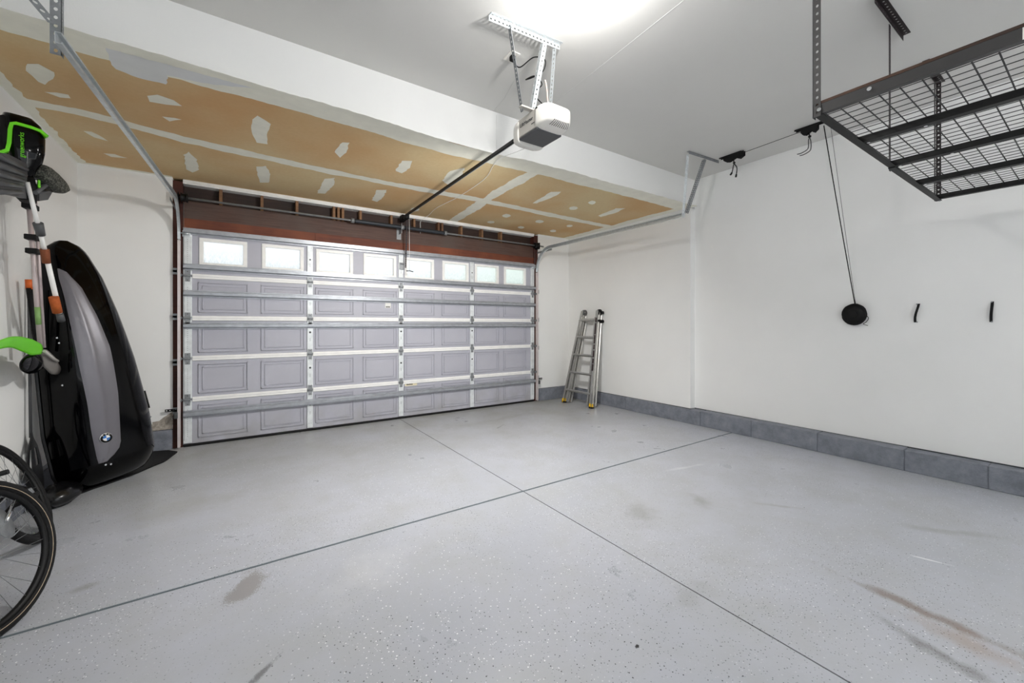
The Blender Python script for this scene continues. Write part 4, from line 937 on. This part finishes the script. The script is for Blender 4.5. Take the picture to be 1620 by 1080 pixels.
for f, hz, hw_ in ((0, .03, .03), (.3, .065, .035), (.7, .070, .035), (1, .04, .03)):
    c = a.lerp(b, f); rings.append([c + Z3 * (hz * math.sin(x) - .03) + Vector((.5, .86, 0)) * (hw_ * math.cos(x)) for x in [2 * math.pi * z / 14 for z in range(14)]])
m.loft(rings, True, True); m.build('grip', mat('mid_grey_plastic', '77736f', .4), t, 'grey plastic grip')
m = MB(); m.tube([wl(70, 555, -1.13), wl(84, 567, -1.12), wl(91, 571, -1.12)], .010, 8); m.build('trigger', M_lgrey, t)
m = MB(); a = wl(60, 572, -1.18); b = wl(36, 578, -1.17); rings = []
for f, q in ((-.25, .055), (.2, .075), (.6, .07), (.9, .045), (1.05, .012)):
    c = a.lerp(b, f); rings.append([c + Z3 * (q * math.sin(x)) + Vector((.5, .86, 0)) * (q * .7 * math.cos(x)) for x in [2 * math.pi * z / 16 for z in range(16)]])
m.loft(rings, True, True); m.build('battery_socket', M_gloss, t)

t = thing('snow_broom', 'snow broom with speckled foam head and orange grips on its white pole', 'snow broom', (-1.1, 4.4, 1.4))
ax_ = [wl(50, 318, -1.11), wl(62, 362, -1.10), wl(72, 400, -1.10), wl(90, 480, -1.09), wl(97, 506, -1.09)]
for (a, b, r, n_, mt) in ((ax_[0] + Vector((-.02, 0, .12)), ax_[1], .012, 'upper_pole', M_rail), (ax_[1], ax_[2], .0125, 'lower_pole', M_rail), (ax_[2], ax_[4], .0145, 'lower_pole', M_rail)):
    m = MB(); m.cyl(a, b, r, n=14); m.build(n_, mt, t)
m = MB(); p, q = wl(60, 353, -1.10), wl(65, 372, -1.10); m.cyl(p, q, .026, .022, n=10); m.build('clamp', M_grey, t)
m = MB(); p, q = wl(70.5, 394, -1.10), wl(73.5, 416, -1.10); m.cyl(p, q, .024, .021, n=14); m.build('foam_collar', mat('brown_foam', '7a4122', .8), t, 'brown foam collar')
m = MB(); p, q = wl(85, 470, -1.095), wl(91, 494, -1.09); m.cyl(p, q, .027, n=14); g = m.build('grip', M_orange, t, 'orange grip')
m = MB(); p, q = wl(94, 496, -1.09), wl(97, 507, -1.09); m.cyl(p, q, .020, .022, n=14); m.build('end_cap', M_grey, t)
a = wl(62, 268, -1.10); b = wl(95, 298, -1.06); ld_ = (b - a).normalized(); m = MB(); rings = []
for f, q in ((-.05, .02), (.0, .05), (.2, .07), (.55, .078), (.85, .070), (.97, .055), (1.04, .02)):
    c = a.lerp(b, f); up2 = Vector((0, 0, 1)); s2 = ld_.cross(up2).normalized(); u2 = s2.cross(ld_)
    rings.append([c + u2 * (q * .78 * abs(math.sin(x)) ** .7 * (1 if math.sin(x) > 0 else -1)) + s2 * (.05 * abs(math.cos(x)) ** .7 * (1 if math.cos(x) > 0 else -1)) for x in [2 * math.pi * z / 20 for z in range(20)]])
fm = bpy.data.materials.new('speckled_dark_foam'); nb = NB(fm); nb.p.inputs['Roughness'].default_value = .9
nb.col(nb.mix(nb.ramp(nb.noise(90, 3), .45, .65), rgb('2c2c28'), rgb('6a6a60'))); nb.bump(nb.noise(80, 3), .5, .005)
m.loft(rings, True, True); m.build('foam_head', fm, t, 'speckled dark foam head')
m = MB(); m.tube([wl(56, 305, -1.10), wl(75, 290, -1.09), wl(90, 287, -1.08)], .013, 8); m.build('head_bracket', M_grey, t)

t = thing('black_handled_pole', 'black pole with an orange tip hanging behind the garden tool', 'pole', (-1.26, 4.25, 1.1))
m = MB(); m.cyl(wl(46, 455, -1.27), wl(60, 556, -1.25), .017, n=12); m.build('shaft', M_blackm, t)
m = MB(); m.cyl(wl(45.5, 442, -1.27), wl(46.5, 457, -1.27), .0195, n=12); m.build('tip', mat('bright_orange_plastic', 'd2601c', .5), t, 'orange tip')
t = thing('canoe_paddle', 'thin grey shafted paddle with slotted black blade standing against the left wall', 'paddle', (-1.3, 4.45, 0))
m = MB(); A = wl(45, 452, -1.315); B = wl(48.5, 692, -1.30); m.cyl(A, B, .007, .009, n=10); m.build('shaft', mat('dark_grey_shaft', '48484a', .5), t)
# blade: outline with two slots, real thickness, standing on the floor
Bx = Vector((0, 1, 0)); c0 = B + Vector((0, 0, .04)); zb = .004; H_ = c0.z - zb
prf = [(0, .012), (.08, .022), (.22, .085), (.42, .125), (.62, .150), (.82, .152), (.95, .13), (1, .10)]
m = MB()
def bl(f, s_): return Vector((-1.30 + .012 * f, c0.y + .06 * f + s_, c0.z - H_ * f))
fs = [k / 30 for k in range(31)]
for layer in (0,):
    for a, b in zip(fs, fs[1:]):
        for seg in ((-1, -.62), (-.62, -.22), (-.22, .22), (.22, .62), (.62, 1)):
            if .24 < (a + b) / 2 < .50 and abs(seg[0] + seg[1]) / 2 > .3 and abs(seg[0] + seg[1]) / 2 < .5: continue
            wa, wb_ = interp(a, [p[0] for p in prf], [p[1] for p in prf]), interp(b, [p[0] for p in prf], [p[1] for p in prf])
            q = [bl(a, wa * seg[0]), bl(a, wa * seg[1]), bl(b, wb_ * seg[1]), bl(b, wb_ * seg[0])]
            m.prism(q, (.006, 0, 0))
m.build('blade', mat('charcoal_blade', '1c1c1e', .35), t, 'slotted black blade')

# ================================================================ BICYCLES
def bicycle(label, contact, yaw, tilt, rear_far, r, tan, mats, steer=0, wb=1.0, barfold=False, frame_h=.62, wheel_first=True):
    """local frame: x forward (from the wheel seen in the photo along the bike), z up, y towards the room"""
    M_t, M_r, M_f = mats
    t = thing('bicycle', label, 'bicycle', (contact[0], contact[1], 0), None)
    e = Vector((math.sin(yaw), math.cos(yaw), 0)); side_ = Vector((-math.cos(yaw), math.sin(yaw), 0))
    up_ = Z3 * math.cos(tilt) + side_ * math.sin(tilt); out = -side_ * math.cos(tilt) + Z3 * math.sin(tilt)
    O = Vector((contact[0], contact[1], 0))
    G = Matrix(((-e.x, out.x, up_.x, O.x), (-e.y, out.y, up_.y, O.y), (-e.z, out.z, up_.z, O.z), (0, 0, 0, 1)))  # +x runs back along the bike
    lift = .002
    def wheel(x, st, nm_disc=False):
        S = G @ Matrix.Translation((x, 0, r + lift)) @ Matrix.Rotation(st, 4, 'Z')
        P = lambda p: S @ Vector(p)
        m = MB(); m.M = S; n = 72; tr_ = .022
        R_ = []
        for k in range(n):
            a = 2 * math.pi * k / n; row = []
            for q in range(12):
                b = 2 * math.pi * q / 12; rr = r - tr_ + tr_ * math.cos(b) + (.0012 if q in (0, 1, 11) and k % 2 else 0)
                row.append(m.vert((rr * math.cos(a), tr_ * math.sin(b), rr * math.sin(a))))
            R_.append(row)
        for k in range(n):
            for q in range(12): m.face([R_[k][q], R_[(k + 1) % n][q], R_[(k + 1) % n][(q + 1) % 12], R_[k][(q + 1) % 12]], True)
        tyre = m.build('tyre', M_t, t)
        if tan:
            for s_ in (-1, 1):
                m = MB(); m.M = S; m.tube([((r - tr_ * 1.35) * math.cos(2 * math.pi * k / 72), s_ * tr_ * .93, (r - tr_ * 1.35) * math.sin(2 * math.pi * k / 72)) for k in range(72)], .0014, 5, closed=True); m.build('sidewall_line', mat('pale_sidewall_line', 'b7a48c', .7), tyre)
        m = MB(); m.M = S; ro = r - tr_ * 1.7
        pr = [(ro, -.012), (ro, .012), (ro - .012, .013), (ro - .024, .006), (ro - .024, -.006), (ro - .012, -.013)]; V = [[m.vert((q[0] * math.cos(2 * math.pi * k / n), q[1], q[0] * math.sin(2 * math.pi * k / n))) for q in pr] for k in range(n)]
        for k in range(n):
            for q in range(6): m.face([V[k][q], V[(k + 1) % n][q], V[(k + 1) % n][(q + 1) % 6], V[k][(q + 1) % 6]], True)
        m.build('rim', M_black, t)
        m = MB(); m.M = S; m.lathe([(.006, -.05), (.008, -.036), (.022, -.034), (.022, -.028), (.013, -.022), (.013, .022), (.022, .028), (.022, .034), (.008, .036), (.006, .05)], (0, 0, 0), Y3, 16); hub = m.build('hub', M_galvd, t)
        m = MB(); m.M = S; ns_ = 28
        for k in range(ns_):
            a = 2 * math.pi * k / ns_; s_ = 1 if k % 2 else -1; o = a + (.9 if (k // 2) % 2 else -.9)
            m.cyl((.021 * math.cos(o), s_ * .031, .021 * math.sin(o)), ((ro - .02) * math.cos(a), s_ * .003, (ro - .02) * math.sin(a)), .0011, n=4)
        m.build('spokes', M_galvd, t)
        return S, ro, hub
    S1, ro, hub1 = wheel(0, steer); S2, _, hub2 = wheel(wb, 0)
    def seg(nm, mt, *ps, rr=.015, par=None, lab=None):
        m = MB(); m.M = G; m.tube([Vector(p) for p in ps], rr, 10); return m.build(nm, mt, par or t, lab)
    ax = r + lift
    if rear_far:
        # wheel at x=0 is the rear wheel with gears; the front of the bike is at x=wb
        bb = (.43, 0, ax - .06); st_top = (.28, 0, frame_h + .02); hd_t = (wb - .13, 0, frame_h); hd_b = (wb - .09, 0, frame_h - .12)
        fr = seg('frame', M_f, (.33, 0, frame_h - .06), hd_t, rr=.017); 
        seg('down_tube', M_f, bb, hd_b, rr=.019); seg('seat_tube', M_f, bb, st_top, rr=.016); seg('head_tube', M_f, hd_t, hd_b, rr=.02)
        for s_ in (-1, 1):
            seg('chain_stay', M_f, (0, s_ * .055, ax), (.15, s_ * .045, ax - .02), bb, rr=.009); seg('seat_stay', M_f, (0, s_ * .055, ax), (.12, s_ * .035, ax + (frame_h - ax) * .5), (.29, s_ * .012, frame_h - .05), rr=.008)
            seg('fork', M_f, (hd_b[0], s_ * .03, hd_b[2] - .01), (wb - .05, s_ * .05, ax + .2), (wb, s_ * .05, ax), rr=.011)
        m = MB(); m.M = G; m.lathe([(.02, -.004), (.085, -.004), (.09, -.001), (.09, .002), (.02, .004)], (bb[0], .048, bb[2]), Y3, 30); cr = m.build('chainring', M_galvd, t)
        m = MB(); m.M = G; m.tube([(bb[0], .058, bb[2]), (bb[0] - .16, .064, bb[2] + .045)], .009, 8); m.build('crank_arm', M_chrome, t, 'bright metal crank arm')
        m = MB(); m.M = G; m.box((bb[0] - .21, .066, bb[2] + .03), (bb[0] - .12, .16, bb[2] + .052), .004); pd = m.build('pedal', M_blackm, t)
        m = MB(); m.M = G; m.box((bb[0] - .212, .08, bb[2] + .036), (bb[0] - .2105, .15, bb[2] + .046)); m.build('pedal_reflector', M_orange, pd, 'orange reflector')
        for k in range(5):
            m = MB(); m.M = G; y = .030 + k * .004; m.lathe([(.01, -.0012), (.045 - k * .006, -.0012), (.045 - k * .006, .0012), (.01, .0012)], (0, y, ax), Y3, 20); m.build('sprocket', M_galvd, t)
        m = MB(); m.M = G; m.box((-.015, .05, ax - .075), (.03, .07, ax - .01), .005); m.box((.0, .055, ax - .15), (.03, .066, ax - .06), .004); m.cyl((.01, .052, ax - .06), (.01, .062, ax - .06), .016); m.cyl((.02, .052, ax - .14), (.02, .062, ax - .14), .016); m.build('derailleur', M_galvd, t)
        m = MB(); m.M = G; m.tube([(0, .045, ax + .043), (bb[0], .05, bb[2] + .088)], .003, 5); m.tube([(.02, .055, ax - .155), (bb[0], .05, bb[2] - .088)], .003, 5); m.build('chain', M_galvd, t)
        m = MB(); m.M = G; m.lathe([(.001, -.06), (.06, -.02), (.075, .03), (.045, .10), (.02, .17), (.005, .19)], (st_top[0] - .10, 0, frame_h + .09), X3, 14); 
        for v in list(m.bm.verts): pass
        m.build('saddle', M_blackm, t); seg('seat_post', M_galvd, st_top, (.265, 0, frame_h + .08), rr=.012)
        hb = (wb - .15, 0, frame_h + .05); seg('stem', M_black, hd_t, hb, rr=.013)
        seg('handlebar', M_black, (hb[0] - .20, .03, hb[2]), hb, (hb[0] + .20, -.02, hb[2]), rr=.011)
    else:
        # wheel at x=0 is the front wheel
        hd_b = (.09, 0, frame_h - .10); hd_t = (.13, 0, frame_h + .02); bb = (wb - .43, 0, ax - .06); st_top = (wb - .27, 0, frame_h)
        for s_ in (-1, 1):
            ca, sa = math.cos(steer), math.sin(steer)
            seg('fork', M_f, (hd_b[0], s_ * .03, hd_b[2]), (.03 - sa * s_ * .05, s_ * .052 * ca, ax + .17), (-sa * s_ * .052, s_ * .052 * ca, ax), rr=.011)
            seg('chain_stay', M_f, (wb, s_ * .055, ax), bb, rr=.009); seg('seat_stay', M_f, (wb, s_ * .055, ax), (wb - .28, s_ * .012, frame_h - .05), rr=.008)
        seg('head_tube', M_f, hd_b, hd_t, rr=.02); seg('top_tube', M_f, hd_t, (wb - .29, 0, frame_h - .07), rr=.017); seg('down_tube', M_f, hd_b, bb, rr=.019); seg('seat_tube', M_f, bb, st_top, rr=.016)
        m = MB(); m.M = G; m.lathe([(.02, -.004), (.085, -.004), (.09, 0), (.085, .004), (.02, .004)], (bb[0], .048, bb[2]), Y3, 30); m.build('chainring', M_galvd, t)
        for s_ in (-1, 1):
            m = MB(); m.M = G; m.tube([(bb[0], s_ * .058, bb[2]), (bb[0] + s_ * .12, s_ * .066, bb[2] + s_ * .10)], .009, 8); m.box((bb[0] + s_ * .12 - .045, min(s_ * .068, s_ * .14), bb[2] + s_ * .10 - .01), (bb[0] + s_ * .12 + .045, max(s_ * .068, s_ * .14), bb[2] + s_ * .10 + .01), .004); m.build('crank_arm', M_black, t)
        seg('seat_post', M_galvd, st_top, (wb - .26, 0, frame_h + .10), rr=.012)
        m = MB(); m.M = G; m.lathe([(.001, -.12), (.02, -.10), (.035, -.02), (.07, .05), (.065, .09), (.001, .11)], (wb - .25, 0, frame_h + .11), X3, 14); m.build('saddle', M_blackm, t)
        hb = (.12, 0, frame_h + .08); seg('stem', M_black, hd_t, hb, rr=.013)
        seg('handlebar', M_black, (hb[0] + .05, -.22, hb[2]), hb, (hb[0] - .03, .24, hb[2]), rr=.011)
    return t
bicycle('black bicycle nearest the camera, its big front wheel leaning at the left edge', (-.857, 2.739), .20, .247, False, .345, True, (M_rub, M_black, M_black), steer=R(-12))
bicycle('black bicycle leaning low on the left wall behind the nearer bicycle', (-1.018, 3.815), -.051, .394, True, .345, False, (M_rub, M_black, M_black), wb=.90, frame_h=.52)

# ---------------------------------------------------------------- tidy helper data
for o in bpy.data.objects:
    if '_o' in o: del o['_o']
